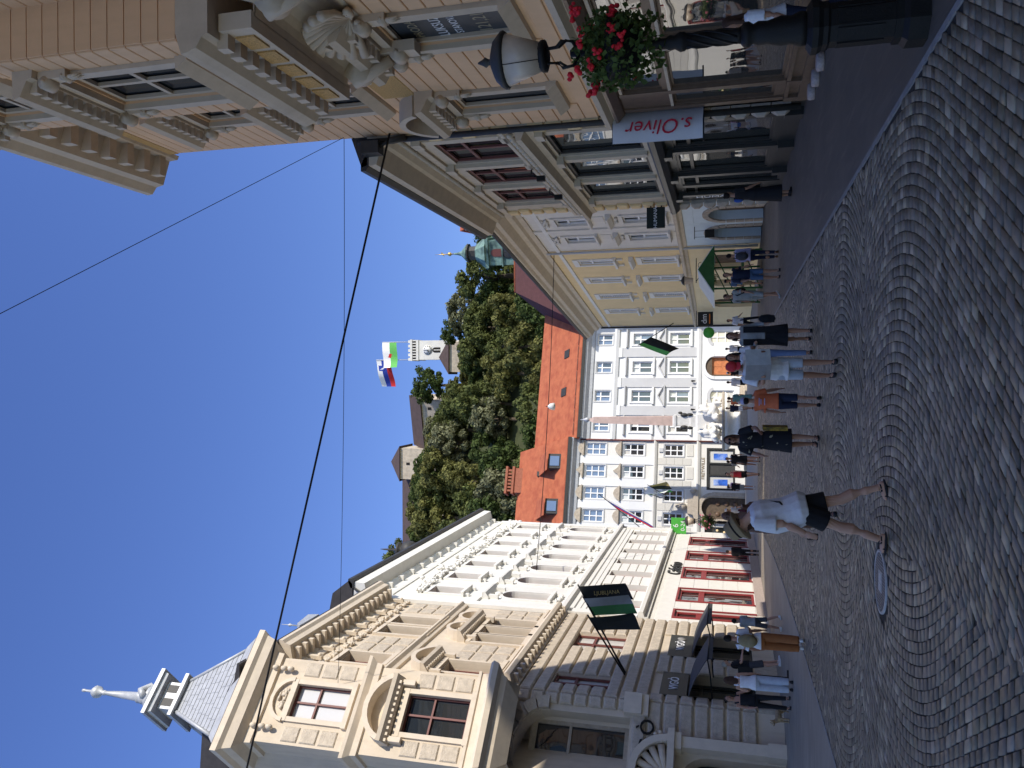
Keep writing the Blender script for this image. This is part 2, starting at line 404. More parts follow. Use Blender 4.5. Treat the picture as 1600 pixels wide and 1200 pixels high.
# cobbles: rows run along the street in scallops, mirrored about the middle of the carriageway
XC = -1.7; PER = 4.5; AMP = 1.0; CREST = 9.1
CUSP = 10.9
def gwave(y):
    if y < 7.0: return -.145*2.0**2-.58*(7.0-y)      # nearest stretch: the rows run on straight
    if y < CUSP: return -.145*(y-9.0)**2
    t = ((y-CUSP)/PER) % 1.0; a = abs(t-.5)
    return -.145*1.9**2+AMP-AMP*4*a*a
ROW = .108; LEN = .148
stones = []
MAN = (-2.29, 9.72, .375)
for side in (1, -1):
    for r in range(-6, 60):
        off = RNG.random()*LEN; y = 3.6+off
        b0, b1 = r*ROW, (r+1)*ROW
        while y < YE-.2:
            L = LEN*(.85+.3*RNG.random()); y0, y1 = y, y+L; y = y1
            c = np.array([(XC+side*(b0+gwave(y0)), y0),(XC+side*(b1+gwave(y0)), y0),(XC+side*(b1+gwave(y1)), y1),(XC+side*(b0+gwave(y1)), y1)])
            m = c.mean(0)
            if (m[0]-XC)*side < -.035 or not (xl_(m[1])+.03 < m[0] < xr_(m[1])-.03): continue
            if (m[0]-MAN[0])**2+(m[1]-MAN[1])**2 < (MAN[2]+.06)**2: continue
            stones.append(c)
stones = np.array(stones); n = len(stones); cen = stones.mean(1)
# inset for the joints, small tilts, tones
ins = stones.copy(); jr = (.028+.03*RNG.random(n))[:,None]; jy = (.055+.05*RNG.random(n))[:,None]
mid0 = (stones[:,0]+stones[:,1])/2; mid1 = (stones[:,3]+stones[:,2])/2
for q, o_, m_, mo in ((0,1,mid0,mid1),(1,0,mid0,mid1),(2,3,mid1,mid0),(3,2,mid1,mid0)): ins[:,q] = stones[:,q]+(m_-stones[:,q])*jr*2+(mo-m_)*jy
top = ins+(cen[:,None,:]-ins)*.06
ins[:,:,0] += RNG.normal(0,.0025,(n,4)); top[:,:,1] += RNG.normal(0,.003,(n,4))
zt = RNG.normal(0,.0014,(n,1))+RNG.normal(0,.0009,(n,4))
V = np.zeros((n,12,3)); V[:,0:4,:2] = ins; V[:,0:4,2] = -.03
V[:,4:8,:2] = ins; V[:,4:8,2] = zt-.005; V[:,8:12,:2] = top; V[:,8:12,2] = zt
FQ = [(8,9,10,11)]
for a in range(4):
    b = (a+1) % 4; FQ += [(a,b,4+b,4+a),(4+a,4+b,8+b,8+a)]
FQ = np.array(FQ)
tone = .145+.034*RNG.normal(0,1,n); lt = RNG.random(n) < .1; tone[lt] = .25+.1*RNG.random(lt.sum()); tone = np.clip(tone,.075,.38)
tint = np.stack([tone*(1.22+RNG.normal(0,.03,n)), tone, tone*(.66+RNG.normal(0,.03,n)), np.ones(n)], 1)
def stone_mesh(idx, name):
    k = len(idx); me = bpy.data.meshes.new(name)
    f = (FQ[None]+12*np.arange(k)[:,None,None]).reshape(-1,4)
    me.vertices.add(k*12); me.vertices.foreach_set('co', V[idx].reshape(-1))
    me.loops.add(f.size); me.loops.foreach_set('vertex_index', f.reshape(-1).astype(np.int32))
    me.polygons.add(len(f)); me.polygons.foreach_set('loop_start', np.arange(0,f.size,4,dtype=np.int32))
    me.update(calc_edges=True)
    at = me.color_attributes.new('tone','FLOAT_COLOR','POINT'); at.data.foreach_set('color', np.repeat(tint[idx],12,0).reshape(-1))
    me.materials.append(MATS['cobble']); return me
dist = np.hypot(cen[:,0], cen[:,1]); inview = (np.abs(cen[:,0]+.02) < .452*cen[:,1]) & (cen[:,1] > 5.3)
order = np.argsort(np.where(inview, dist, 1e9)); near = order[:300]; rest = np.setdiff1d(np.arange(n), near)
rest = rest[(np.abs(cen[rest,0]) < .75*cen[rest,1]+1.5)]
road = part('cobbled_street', stone_mesh(rest, 'cobbled_street')); tag(road, kind='structure')
for i in near: part('cobblestone', stone_mesh(np.array([i]), 'cobblestone'), None, road)
# manhole
mat('manhole_iron', (.20, .19, .175), .55, .25, 30, metal=.3); mat('manhole_rim', (.42, .41, .38), .5, .2, 20)
mh = thing('manhole_cover', 'round ribbed manhole cover with pale rim set in the cobbles', 'manhole', (MAN[0], MAN[1], 0))
part('rim', MB().lathe([(.30,-.03),(.355,-.03),(.355,.006),(.325,.008),(.325,-.004),(.30,-.004)], seg=40), 'manhole_rim', mh)
part('lid', MB().lathe([(.324,-.03),(.324,.001),(.02,.001)], seg=40), 'manhole_iron', mh)
for i in range(-9, 10):
    x = i*.032; h = math.sqrt(max(0, .3**2-x*x))
    if abs(x) < .1:
        for sg in (-1, 1): part('rib', MB().box(x-.008, x+.008, min(sg*.13, sg*h), max(sg*.13, sg*h), 0, .006), 'manhole_iron', mh)
    else: part('rib', MB().box(x-.008, x+.008, -h, h, 0, .006), 'manhole_iron', mh)
part('emblem', MB().box(-.115,.115,-.09,.09,0,.004).box(-.10,-.02,-.07,.07,.004,.009).box(.02,.10,-.05,.05,.004,.009), 'manhole_rim', mh)
# ------------------------------------------------ left: long white building
W = thing('white_building', 'long white stucco building with maroon window frames on the left of the street', 'building', (-10.2, 33.95, 0), PI/2)
SL = 20.1; BAY = [2.2+2.75*k for k in range(7)]
gh = [(s-1.07, s+1.07, .45, 3.82) for s in (4.3, 8.6, 12.75, 16.9)]+[(.62, 1.7, .45, 3.82)]
h1 = [(s-.58, s+.58, 5.3, 7.5) for s in BAY]; h2 = [(s-.57, s+.57, 9.5, 11.75, .57) for s in BAY]; h3 = [(s-.53, s+.53, 13.6, 15.25) for s in BAY]
part('wall', MB().wall(0, SL, 0, 17.6, gh+h1+h2+h3, .42), 'white_plaster', W)
part('rear_wall', MB().box(0, SL, .5, 14, 0, 18.3).box(0, .06, .02, .5, 0, 18.3).box(SL-.06, SL, .02, .5, 0, 18.3), 'white_plaster', W)
part('plinth', MB().fb(0, .6, 0, .42, 0, .06).fb(1.72, SL, 0, .42, 0, .06), 'granite', W)
blocks(W, 'stone_panel', 'white_trim', 0, SL, .45, 4.6, .69, .012, gh, 1.05, .02, .006)
part('ledge', MB().sweep([(0,4.85),(.1,4.85),(.14,5.0),(.34,5.05),(.36,5.2),(.30,5.26),(0,5.28)], -.02, SL+.1), 'white_trim', W)
blocks(W, 'pier_block', 'white_trim', 0, SL, 5.32, 7.6, .455, .04, h1, None, .05, .02)
part('architrave', MB().sweep([(0,7.62),(.07,7.62),(.07,7.82),(.1,7.84),(.1,8.05),(.16,8.1),(.16,8.3),(.32,8.38),(.34,8.55),(.28,8.62),(0,8.64)], -.02, SL+.1), 'white_trim', W)
part('string_course', MB().sweep([(0,12.55),(.1,12.58),(.1,12.72),(0,12.75)], 0, SL), 'white_trim', W)
part('pilaster', MB().fb(-.03, .5, 5.3, 16.8, 0, .16), 'white_trim', W)
part('pilaster', MB().fb(SL-.5, SL+.03, 5.3, 16.8, 0, .16), 'white_trim', W)
part('frieze', MB().sweep([(0,16.75),(.05,16.75),(.08,16.9),(.05,16.95),(.05,17.3),(.2,17.45),(.22,17.6),(.75,17.72),(.78,18.2),(0,18.3)], -.05, SL+.3), 'white_trim', W)
for k in range(15): part('bracket', cached(('wbr',), lambda: MB().fb(-.07, .07, 17.22, 17.5, .05, .3).mesh('bracket','white_trim')), None, W, (.69+k*1.37,0,0))
part('gutter', MB().sweep([(.5,18.22),(.84,18.22),(.92,18.35),(.92,18.5),(.8,18.52),(.5,18.4)], -.1, SL+.35), 'dark_metal', W)
part('roof', MB().sweep([(.7,18.3),(.85,18.46),(.2,19.3),(-6,20.6),(-14,18.2)], -.1, SL+.3), 'slate_roof', W)
for k, s in enumerate(BAY):
    w = window(W, s, 5.3, 1.16, 2.2, .33, fm='maroon_frame', mull=1, trans=(.66,)); part('sill', MB().fb(-.62,.62,-.1,0,-.33,.06-.33+.33), 'white_trim', w)
    w = window(W, s, 9.5, 1.14, 2.25, .36, fm='maroon_frame', mull=1, trans=(.62,))
    part('sill', MB().fb(-.78,.78,-.16,-.02,-.34,-.15).fb(-.62,-.45,-.42,-.16,-.34,-.26).fb(.45,.62,-.42,-.16,-.34,-.26), 'white_trim', w, (0,-.36-.33,0))
    p = MB().sweep([(0,2.72),(.1,2.72),(.32,2.86),(.34,2.96),(0,3.0)], -.82, .82)
    p.prism([(-.82,3.0),(.82,3.0),(.45,3.22),(0,3.32),(-.45,3.22)], -.3, 0); p.fb(-.72,-.55,2.3,2.72,0,.2); p.fb(.55,.72,2.3,2.72,0,.2)
    p.ball((0,-.08,2.45),(.16,.1,.2),6,4)
    part('hood', p, 'white_trim', w, (0,-.36,0))
    part('surround', MB().arc(0,1.66,.58,0,PI,.14,0,.08,12).fb(-.72,-.58,0,1.66,0,.08).fb(.58,.72,0,1.66,0,.08), 'white_trim', w, (0,-.36,0))
    w = window(W, s, 13.6, 1.06, 1.65, .36, fm='maroon_frame', mull=1, trans=(.6,))
    part('sill', MB().fb(-.72,.72,-.14,0,0,.24).fb(-.6,-.45,-.36,-.14,0,.14).fb(.45,.6,-.36,-.14,0,.14), 'white_trim', w, (0,-.36,0))
    part('surround', MB().fb(-.68,-.53,0,1.65,0,.09).fb(.53,.68,0,1.65,0,.09).fb(-.68,.68,1.66,1.85,0,.1), 'white_trim', w, (0,-.36,0))
    o_ = MB(); ornament(o_, 0, 2.15, .12, 1.35, .5, 40+k, 16); o_.arc(0,1.9,.45,.15,PI-.15,.12,0,.16,8); ornament(o_, 1.37, 2.4, .1, .8, .9, 80+k, 12)
    part('garland', o_, 'white_trim', w, (0,-.36,0))
    p = MB(); ornament(p, s, 9.05, .03, .9, .3, 120+k, 6); part('apron_ornament', p, 'white_trim', W)
for i, (a, b, c, e) in enumerate(gh):
    wd = b-a; w = window(W, (a+b)/2, c, wd, e-c, .1, gm='shop_glass', fm='maroon_frame', mull=0, trans=(.70,), t=.11, bt=.13, name='shop_window')
    part('surround', MB().fb(-wd/2-.1,-wd/2,-.02,e-c+.1,0,.05).fb(wd/2,wd/2+.1,-.02,e-c+.1,0,.05).fb(-wd/2,wd/2,e-c,e-c+.1,0,.05), 'maroon_frame', w, (0,-.13,0))
mat('black_sign', (.012,.012,.012), .4, 0)
part('sign_lettering', text_mesh('Cafetino', .95, 'black_sign', .03, .35, .85), None, W, (9.35, -.06, 4.28), label='black script shop name')
mat('tram_green', (.08, .42, .06), .5, .05); mat('sign_white', (.8,.8,.8), .5, 0)
g = thing('green_hanging_sign', 'bright green square shop sign projecting from the far end of the white building', 'sign', (-10.15, 53.1, 4.2))
part('panel', MB().box(0, 1.0, -.06, .06, 0, .95), 'tram_green', g); part('lettering', text_mesh('6', .5, 'sign_white', .01), None, g, (.5,-.065,.65)); part('lettering', text_mesh('0-24', .36, 'sign_white', .01), None, g, (.5,-.065,.2))
part('bracket', MB().box(-.1, 0, -.02, .02, .2, .24).box(-.1, 0, -.02, .02, .7, .74), 'black_iron', g)
# roof finial of the white building
fn = thing('roof_finial', 'dark metal ball finial on a scrolled stone pedestal above the white eaves', 'finial', (-11.0, 47.6, 18.9), 0)
part('pedestal', MB().box(-.35,.35,-.5,.5,0,1.35).box(-.6,.6,-.75,.75,1.35,1.6), 'stone_grey', fn)
part('scroll', MB().prism([(-.2,0),(-.2,1.1),(.05,1.0),(.1,.3),(.5,0)], -.2, .2), 'stone_grey', fn, (0,.5,0), PI/2)
part('ball', MB().lathe([(.2,0),(.45,.12),(.62,.45),(.64,.7),(.5,1.0),(.25,1.15),(.5,1.22),(.5,1.36),(.1,1.4),(.05,2.3),(.01,2.6)], (0,0,1.6), 14), 'dark_metal', fn)

# ------------------------------------------------ left: beige corner building
B = thing('beige_corner_building', 'beige rusticated corner building with oriel and pointed zinc turret at left', 'building', (-10.2, 25.4, 0), PI/2)
BL = 8.5
def Y(a, b, c, d, *r): return (a-25.4, b-25.4, c, d, *r)
top = [Y(26.1,27.15,13.35,15.1), Y(29.45,30.35,13.1,15.0), Y(30.75,31.65,13.1,15.0)]
mid = [Y(26.1,27.2,9.3,11.25), Y(29.35,30.2,9.15,11.1), Y(30.4,31.25,9.15,11.1), Y(31.45,32.3,9.15,11.1)]
mez = [Y(29.8,31.6,5.4,7.35), Y(26.05,27.15,5.4,7.3)]
shp = [Y(29.6,32.1,.75,3.75), Y(25.95,28.0,.75,3.75)]
part('wall', MB().wall(0, BL, 0, 16.2, top+mid+mez+shp, .45), 'beige_plaster', B)
part('rear_wall', MB().box(0, BL, .52, 14, 0, 16.6).box(-2.6, .02, 1.6, 14, 0, 16.6), 'beige_plaster', B)
part('plinth', MB().fb(0, .5, 0, .72, 0, .12).fb(2.65, 4.15, 0, .72, 0, .12).fb(6.75, BL, 0, .72, 0, .12), 'stone_grey', B)
blocks(B, 'rustic_block', 'beige_rough', 0, BL, .75, 8.25, .47, .07, mez+shp, None, .11, .05)
part('main_cornice', MB().sweep([(0,8.25),(.12,8.25),(.14,8.42),(.5,8.5),(.56,8.62),(.5,8.72),(.12,8.74),(.1,8.98),(.16,9.02),(.16,9.1),(0,9.1)], -.1, BL), 'beige_trim', B)
for k in range(18): part('modillion', cached(('bm1',), lambda: MB().fb(-.07, .07, 8.3, 8.48, .12, .42).mesh('modillion','beige_trim')), None, B, (.27+k*.47,0,0))
part('upper_band', MB().sweep([(0,12.72),(.1,12.74),(.14,12.86),(.26,12.95),(.26,13.03),(0,13.06)], 0, BL), 'beige_trim', B)
part('top_frieze', MB().sweep([(0,15.95),(.06,15.95),(.1,16.05),(.1,16.25),(0,16.3)], 0, BL), 'beige_trim', B)
part('eaves_cornice', MB().sweep([(0,16.2),(.12,16.25),(.16,16.45),(.75,16.55),(.8,16.75),(.9,16.85),(.9,16.98),(0,17.02)], 0, BL+.05), 'beige_trim', B)
for k in range(18):
    part('modillion', cached(('bm2',), lambda: MB().fb(-.08, .08, 16.3, 16.52, .1, .62).mesh('modillion','beige_trim')), None, B, (.28+k*.47,0,0))
    if k % 2: part('bracket', cached(('bm3',), lambda: MB().fb(-.08, .08, 15.7, 16.29, .06, .2).ball((0,-.22,15.8),.07,6,5).mesh('bracket','beige_trim')), None, B, (.28+k*.47,0,0))
part('roof', MB().sweep([(.85,17.0),(.88,17.08),(.3,17.2),(-1.4,18.4),(-8,18.9),(-14,17)], -2.4, BL+.05), 'slate_roof', B)
mb = MB()
for k in range(9): ornament(mb, .5+k*.94, 15.5, .05, .7, .35, 200+k, 8)
part('garland_frieze', mb, 'beige_trim', B)
for (a, b, c, e) in top+mid+mez:
    w = window(B, (a+b)/2, c, b-a, e-c, .34 if c > 8 else .16, fm='brown_frame', mull=1 if b-a > 1 else 0, trans=(.62,), gm='glass' if c > 8 else 'glass_curtain_reflection')
    wd = b-a
    if c > 8: part('surround', MB().fb(-wd/2-.13,-wd/2,-.05,e-c+.05,0,.1).fb(wd/2,wd/2+.13,-.05,e-c+.05,0,.1).fb(-wd/2-.2,wd/2+.2,-.22,-.05,0,.2).fb(-wd/2-.13,wd/2+.13,e-c+.05,e-c+.22,0,.12), 'beige_trim', w, (0,-.34,0))
# panels between windows
mb = MB()
for z0, z1 in ((9.3,11.3),(13.3,15.2)):
    for a, b in ((2.1,2.9),(3.0,3.75),(7.1,7.7),(7.8,8.35)):
        for q in range(3):
            z = z0+q*(z1-z0)/3; part('rough_panel', MB().cham(a, b, z, z+(z1-z0)/3-.08, 0, .05, .03), 'beige_rough', B)
# hoods over the middle floor
def hood(cs, cz, w, broken=False):
    p = MB().sweep([(0,cz),(.14,cz),(.42,cz+.16),(.46,cz+.28),(0,cz+.3)], cs-w/2, cs+w/2)
    for k in range(int(w/.18)): p.fb(cs-w/2+.05+k*.18, cs-w/2+.14+k*.18, cz+.02, cz+.12, 0, .3)
    if broken:
        for sg in (-1, 1):
            p.arc(cs+sg*w*.25, cz+.3, w*.17, 0, PI, .14, 0, .4, 10); p.ball((cs+sg*w*.08,-.3,cz+.5), .1, 6, 5)
    else: p.arc(cs, cz+.3-.35, w*.45, .35, PI-.35, .16, 0, .44, 12, rz=w*.42)
    for sg in (-1, 1): p.fb(cs+sg*w*.42-.08, cs+sg*w*.42+.08, cz-.4, cz, 0, .22)
    return p
part('hood', hood(1.25, 11.5, 1.9), 'beige_trim', B); part('hood', hood(5.45, 11.4, 3.0, True), 'beige_trim', B)
mb = MB(); ornament(mb, 1.25, 12.05, .1, .8, .3, 5); ornament(mb, 5.45, 11.95, .1, 1.2, .35, 6); part('hood_ornament', mb, 'beige_trim', B)
# shops: dark sign boards, glass
mat('sign_board', (.035,.036,.033), .5, .1, 3)
for i, (a, b, c, e) in enumerate(shp):
    part('sign_board', MB().fb(a+.02, b-.02, 2.9, 3.75, .02, .08), 'sign_board', B)
    part('sign_lettering', text_mesh('VIGÒ', .42, 'sign_white', .008, 0, 1.1), None, B, ((a+b)/2, -.09, 3.32))
    if i == 0: part('sign_disc', MB().lathe([(.17,0),(.17,.02)], seg=18, M=Matrix.Translation(((a+b)/2+.75,-.085,3.32))@Matrix.Rotation(PI/2,4,'X')), 'kerb_line', B)
    w = window(B, (a+b)/2, c, b-a, 2.15, .35, gm='shop_glass', fm='dark_shopfront', mull=1, trans=(.8,), name='shop_window')
def awning(nm, s0, s1, z1, z0, d, lab, base):
    t = thing('awning', lab, 'awning', base, PI/2)
    mb = MB(); n = 8
    pts = [(d*(i/n)**.9, z1-(z1-z0)*(i/n)**1.25) for i in range(n+1)]
    for i in range(n):
        (d0, a), (d1, b) = pts[i], pts[i+1]
        mb.add([(s0,-d0,a),(s1,-d0,a),(s1,-d1,b),(s0,-d1,b),(s0,-d0,a-.02),(s1,-d0,a-.02),(s1,-d1,b-.02),(s0,-d1,b-.02)], [(0,1,2,3),(4,7,6,5),(0,3,7,4),(1,5,6,2)])
    mb.fb(s0, s1, z0-.16, z0, d-.015, d+.015)
    part('canopy', mb, 'awning_cloth', t)
    part('front_rail', MB().tube([(s0,-d,z0-.02),(s1,-d,z0-.02)], .03, 6), 'black_iron', t)
    for x in (s0+.1, s1-.1): part('arm', MB().tube([(x,-.02,z1-.75),(x,-d*.55,z1-.7),(x,-d,z0)], .025, 6), 'black_iron', t)
mat('awning_cloth', (.06,.062,.065), .8, .1, 4)
awning('awning', -1.3, 1.3, 2.9, 2.35, 1.35, 'dark grey shop awning half in the sun at the far end of the beige building', (-10.18, 30.85, 0))
awning('awning', -1.1, 1.1, 2.85, 2.25, 1.35, 'dark grey shop awning in shade nearest the arched corner portal', (-10.18, 26.95, 0))
# ---- chamfered corner with portal and arched niche, below the oriel
FR = (0.0, 0.0, -PI/4)
ni = (-2.9, -.55, 4.55, 8.1, 1.0); dr = (-3.1, -1.5, 0.0, 3.0, .8)
part('corner_wall', MB().wall(-3.6, 0, 0, 16.3, [ni, dr], .8), 'beige_plaster', B)
blocks(B, 'rustic_block', 'beige_rough', -3.6, 0, .75, 8.25, .47, .07, [(-3.1,-.35,4.5,8.25), (-3.4,-1.0,0,3.9)], None, .11, .05)
window(B, (ni[0]+ni[1])/2, ni[2], 2.35, 3.2, .7, fm='stone_grey', mull=1, trans=(.6,), t=.2)
window(B, (dr[0]+dr[1])/2, 0, 1.6, 3.0, .7, fm='dark_shopfront', mull=1, trans=(.75,), gm='glass')
mb = MB()
for k in range(9):
    a0 = PI*k/9+.015; a1 = PI*(k+1)/9-.015
    mb.arc(-1.725, 7.1, 1.19, a0, a1, .38, 0, .18, 3, rz=1.02)
part('voussoir_ring', mb, 'beige_rough', B)
part('niche_capital', MB().fb(-.5,.15,4.2,4.75,0,.3).fb(-.5,.15,4.0,4.2,0,.22), 'beige_trim', B)
part('sign_lettering', text_mesh('VIGÒ', .62, 'black_sign', .03, 0, 1.25), None, B, (-1.45, -.16, 3.98), label='black metal letters over the corner portal')
mb = MB().fb(-1.42,-1.1,0,2.95,0,.45).fb(-1.5,-1.02,2.95,3.15,0,.52).fb(-3.6,-.95,3.15,3.35,0,.6).fb(-1.46,-1.06,0,.5,0,.52)
part('portal', mb, 'beige_trim', B)
mb = MB().arc(-2.2,3.35,.9,0,PI,.2,0,.5,14)
for k in range(9):
    a = PI*(k+.5)/9; mb.tube([(-2.2,-.12,3.4),(-2.2+.85*math.cos(a),-.3,3.4+.85*math.sin(a))], .07, 6, r2=.12)
for sg in (-1, 1):
    for q in range(7):
        a = q/6*1.7*PI; rr = .2*(1-q/9); mb.ball((-2.2+sg*(1.0+rr*math.cos(a)*.8), -.4, 3.42+.16+rr*math.sin(a)), (.07,.1,.07), 6, 4)
part('shell_pediment', mb, 'beige_trim', B)
FR = None
# ---- oriel with turret: faces the camera at 45 degrees to the street front
OX, OY = -2.3, .17       # middle of the oriel front in building coordinates
FR = (OX, OY, -PI/4)
w1 = (-.53, .53, 13.2, 15.1); w2 = (-.6, .6, 9.25, 11.25)
part('oriel_front', MB().wall(-1.37, 1.37, 8.75, 16.2, [w1, w2], .22), 'beige_plaster', B)
part('oriel_side', MB().box(-1.37, -1.345, .001, 2.6, 8.75, 16.2), 'beige_plaster', B)
part('oriel_side', MB().box(1.345, 1.37, .001, 2.6, 8.75, 16.2), 'beige_plaster', B)
part('oriel_core', MB().box(-1.34, 1.34, .35, 2.6, 8.75, 16.3), 'interior_dark', B)
def ring(prof, h=1.37, dep=2.6):      # cornice run round three sides of the oriel
    mb = MB().sweep(prof, -h, h); n = len(prof)
    for sg in (-1, 1):
        v = [(sg*(h+d), -d, z) for d, z in prof]+[(sg*(h+d), dep, z) for d, z in prof]
        mb.add(v, [(i,(i+1)%n,n+(i+1)%n,n+i) for i in range(n)])
        v = [(sg*h, -d, z) for d, z in prof]+[(sg*(h+d), -d, z) for d, z in prof]
        mb.add(v, [(i,(i+1)%n,n+(i+1)%n,n+i) for i in range(n)])
    return mb
part('oriel_base', ring([(-.4,7.9),(.05,8.25),(.12,8.42),(.35,8.5),(.4,8.66),(.34,8.75),(.1,8.8),(.08,9.02),(.13,9.05),(.13,9.14),(0,9.14)]), 'beige_trim', B)
part('oriel_band', ring([(0,12.4),(.08,12.42),(.1,12.6),(.24,12.75),(.26,12.86),(0,12.9)]), 'beige_trim', B)
part('oriel_cornice', ring([(0,15.95),(.1,15.98),(.12,16.2),(.42,16.35),(.5,16.6),(.62,16.7),(.62,16.9),(0,17.0)]), 'beige_trim', B)
for a, b, c, e in (w1, w2):
    w = window(B, 0, c, b-a, e-c, .16, fm='brown_frame', mull=1, trans=(.58,), gm='glass' if c < 12 else 'glass_curtain_reflection', t=.05, bt=.03)
    part('surround', MB().fb(a-.15,a,-.06,e-c+.06,0,.08).fb(b,b+.15,-.06,e-c+.06,0,.08).fb(a-.15,b+.15,e-c,e-c+.2,0,.09).fb(a-.2,b+.2,-.2,-.04,0,.14), 'beige_trim', w, (0,-.16,0))
    for sg in (-1, 1):
        for q in range(3):
            z = c+.02+q*.64; u, v = sorted((sg*.82, sg*1.28)); part('rough_panel', MB().cham(u, v, z, z+.54, 0, .045, .03), 'beige_rough', B)
part('oriel_hood', hood(0, 11.5, 2.1), 'beige_trim', B)
mb = MB().arc(0, 15.2, .6, .05, PI-.05, .12, 0, .12, 12, rz=.55); ornament(mb, 0, 15.45, .04, .7, .3, 9); part('lunette', mb, 'beige_trim', B)
mb = MB()
for sg in (-1, 1):
    for z in (16.05, 15.75, 15.5): mb.ball((sg*.95,-.16,z), (.09,.12,.12), 6, 5)
part('bracket_ornament', mb, 'beige_trim', B)
# turret: square zinc pyramid, lantern stage, spire
CY = 1.25
def sq(z, h): return [(-h,CY-h,z),(h,CY-h,z),(h,CY+h,z),(-h,CY+h,z)]
def frust(mb, z0, h0, z1, h1): return mb.add(sq(z0,h0)+sq(z1,h1), [(0,1,5,4),(1,2,6,5),(2,3,7,6),(3,0,4,7),(0,3,2,1),(4,5,6,7)])
tb = part('turret_roof', frust(frust(MB(), 17.0, 1.75, 17.35, 1.5), 17.35, 1.42, 19.65, .5), 'zinc', B)
for k in range(11):         # slates of the front slope, course by course
    z0 = 17.45+k*.195; t0 = (z0-17.35)/2.3; hw = 1.42-.92*t0-.07; nn = max(2, round(2*hw/.36))
    for j in range(nn):
        x0 = -hw+2*hw*j/nn+.008; x1 = -hw+2*hw*(j+1)/nn-.008; t1 = (z0+.185-17.35)/2.3
        y0 = CY-(1.42-.92*t0); y1 = CY-(1.42-.92*t1)
        part('slate', MB().add([(x0,y0-.022,z0),(x1,y0-.022,z0),(x1,y1-.008,z0+.185),(x0,y1-.008,z0+.185),(x0,y0+.01,z0),(x1,y0+.01,z0),(x1,y1+.01,z0+.185),(x0,y1+.01,z0+.185)], [(0,1,2,3),(0,4,5,1),(1,5,6,2),(3,7,4,0),(2,6,7,3)]), 'zinc', tb)
for sx, sy in ((-1,-1),(1,-1),(-1,1),(1,1)):
    part('hip', MB().tube([(sx*1.42,CY+sy*1.42,17.37),(sx*.5,CY+sy*.5,19.66)], .07, 6), 'zinc', tb)
ln = MB(); frust(ln,19.62,.72,19.75,.72); frust(ln,19.75,.6,19.8,.5); frust(ln,19.8,.46,20.45,.46); frust(ln,20.45,.66,20.58,.7); frust(ln,20.58,.78,20.72,.78); frust(ln,20.72,.6,20.9,.3)
part('lantern', ln, 'zinc', B)
for sx in (-1, 1): part('lantern_panel', MB().box(sx*.23-.13, sx*.23+.13, CY-.475, CY-.455, 19.9, 20.35), 'dark_metal', B)
sp = MB().lathe([(.3,20.85),(.34,21.0),(.42,21.08),(.42,21.2),(.3,21.3),(.22,21.35),(.24,21.5),(.2,21.6),(.22,21.68),(.16,21.72),(.12,22.5),(.07,23.1),(.1,23.14),(.06,23.2),(.2,23.36),(.22,23.5),(.14,23.62),(.05,23.68),(.04,23.95),(.06,24.0),(.05,24.08)], (0,CY,0), 12)
part('spire', sp, 'zinc', B)
part('elbow_vent', MB().tube([(.25,CY-.1,20.9),(.35,CY-.15,21.3),(.1,CY-.35,21.45),(-.1,CY-.4,21.2)], .13, 8), 'zinc', B)
FR = None
# dormer on the beige roof, chimney wall beside it
part('dormer', MB().box(5.6,7.0,.6,2.2,17.4,19.3).prism([(5.45,19.3),(7.15,19.3),(7.0,19.75),(5.7,19.55)], .4, 2.4), 'zinc', B)
part('finial', MB().lathe([(.03,0),(.03,.4),(.08,.5),(.02,.6),(.01,.9)], (5.7,.5,19.4), 6), 'zinc', B)
part('finial', MB().lathe([(.03,0),(.03,.4),(.08,.5),(.02,.6),(.01,.9)], (2.2,.2,17.3), 6), 'zinc', B)
part('downpipe', MB().tube([(BL-.05,-.5,18.2),(BL-.05,-.15,17.6),(BL-.05,-.13,17.0)], .06, 8), 'dark_metal', B)
# ------------------------------------------------ right: peach building with oriel
P = thing('peach_building', 'peach banded building with a stone-trimmed oriel at the right edge of the street', 'building', (6.0, 18.5, 0), -PI/2)
PL = 36.0
def S(a, b, c, d, *r): return (18.5-b, 18.5-a, c, d, *r)
f1 = [S(16.25,17.25,5.25,7.35), S(12.55,13.75,5.2,7.4), S(9.2,10.4,5.2,7.4)]
f2 = [S(15.35,16.6,9.1,10.9)]; f3 = [S(15.35,16.55,11.7,13.4)]
shop = [S(14.95,17.0,.55,2.75), S(14.95,17.0,2.95,3.75), S(17.25,17.95,.7,2.75), S(11.6,14.4,.55,2.75), S(11.6,14.4,2.95,3.75)]
part('wall', MB().wall(0, PL, 4.1, 16.3, f1+f2+f3, .3), 'peach_plaster', P)
part('rear_wall', MB().box(0, PL, .4, 12, 0, 16.8).box(0, .05, .02, .4, 0, 16.3), 'peach_plaster', P)
blocks(P, 'plaster_course', 'peach_plaster', 0, 9.5, 4.5, 16.2, .31, .018, [(h[0]-.24, h[1]+.24, h[2]-.25, h[3]+.25) for h in f1+f2+f3], None, .035, .012)
part('eaves_cornice', MB().sweep([(0,16.0),(.1,16.05),(.12,16.3),(.75,16.5),(.8,16.72),(.98,16.85),(1.0,17.0),(0,17.05)], -.35, PL), 'peach_trim', P)
for k in range(14): part('modillion', MB().fb(.0+k*.6, .22+k*.6, 16.15, 16.45, .08, .62), 'peach_trim', P)
part('frieze', MB().fb(0, PL, 15.75, 16.0, 0, .05), 'peach_mosaic', P)
part('roof', MB().add([(-.3,-.95,17.03),(PL,-.95,17.03),(PL,12,17.03),(-.3,12,17.03),(3.2,4.2,22.0),(PL,4.2,22.0)], [(0,1,5,4),(1,2,5),(2,3,4,5),(3,0,4),(0,3,2,1)]), 'slate_roof', P)
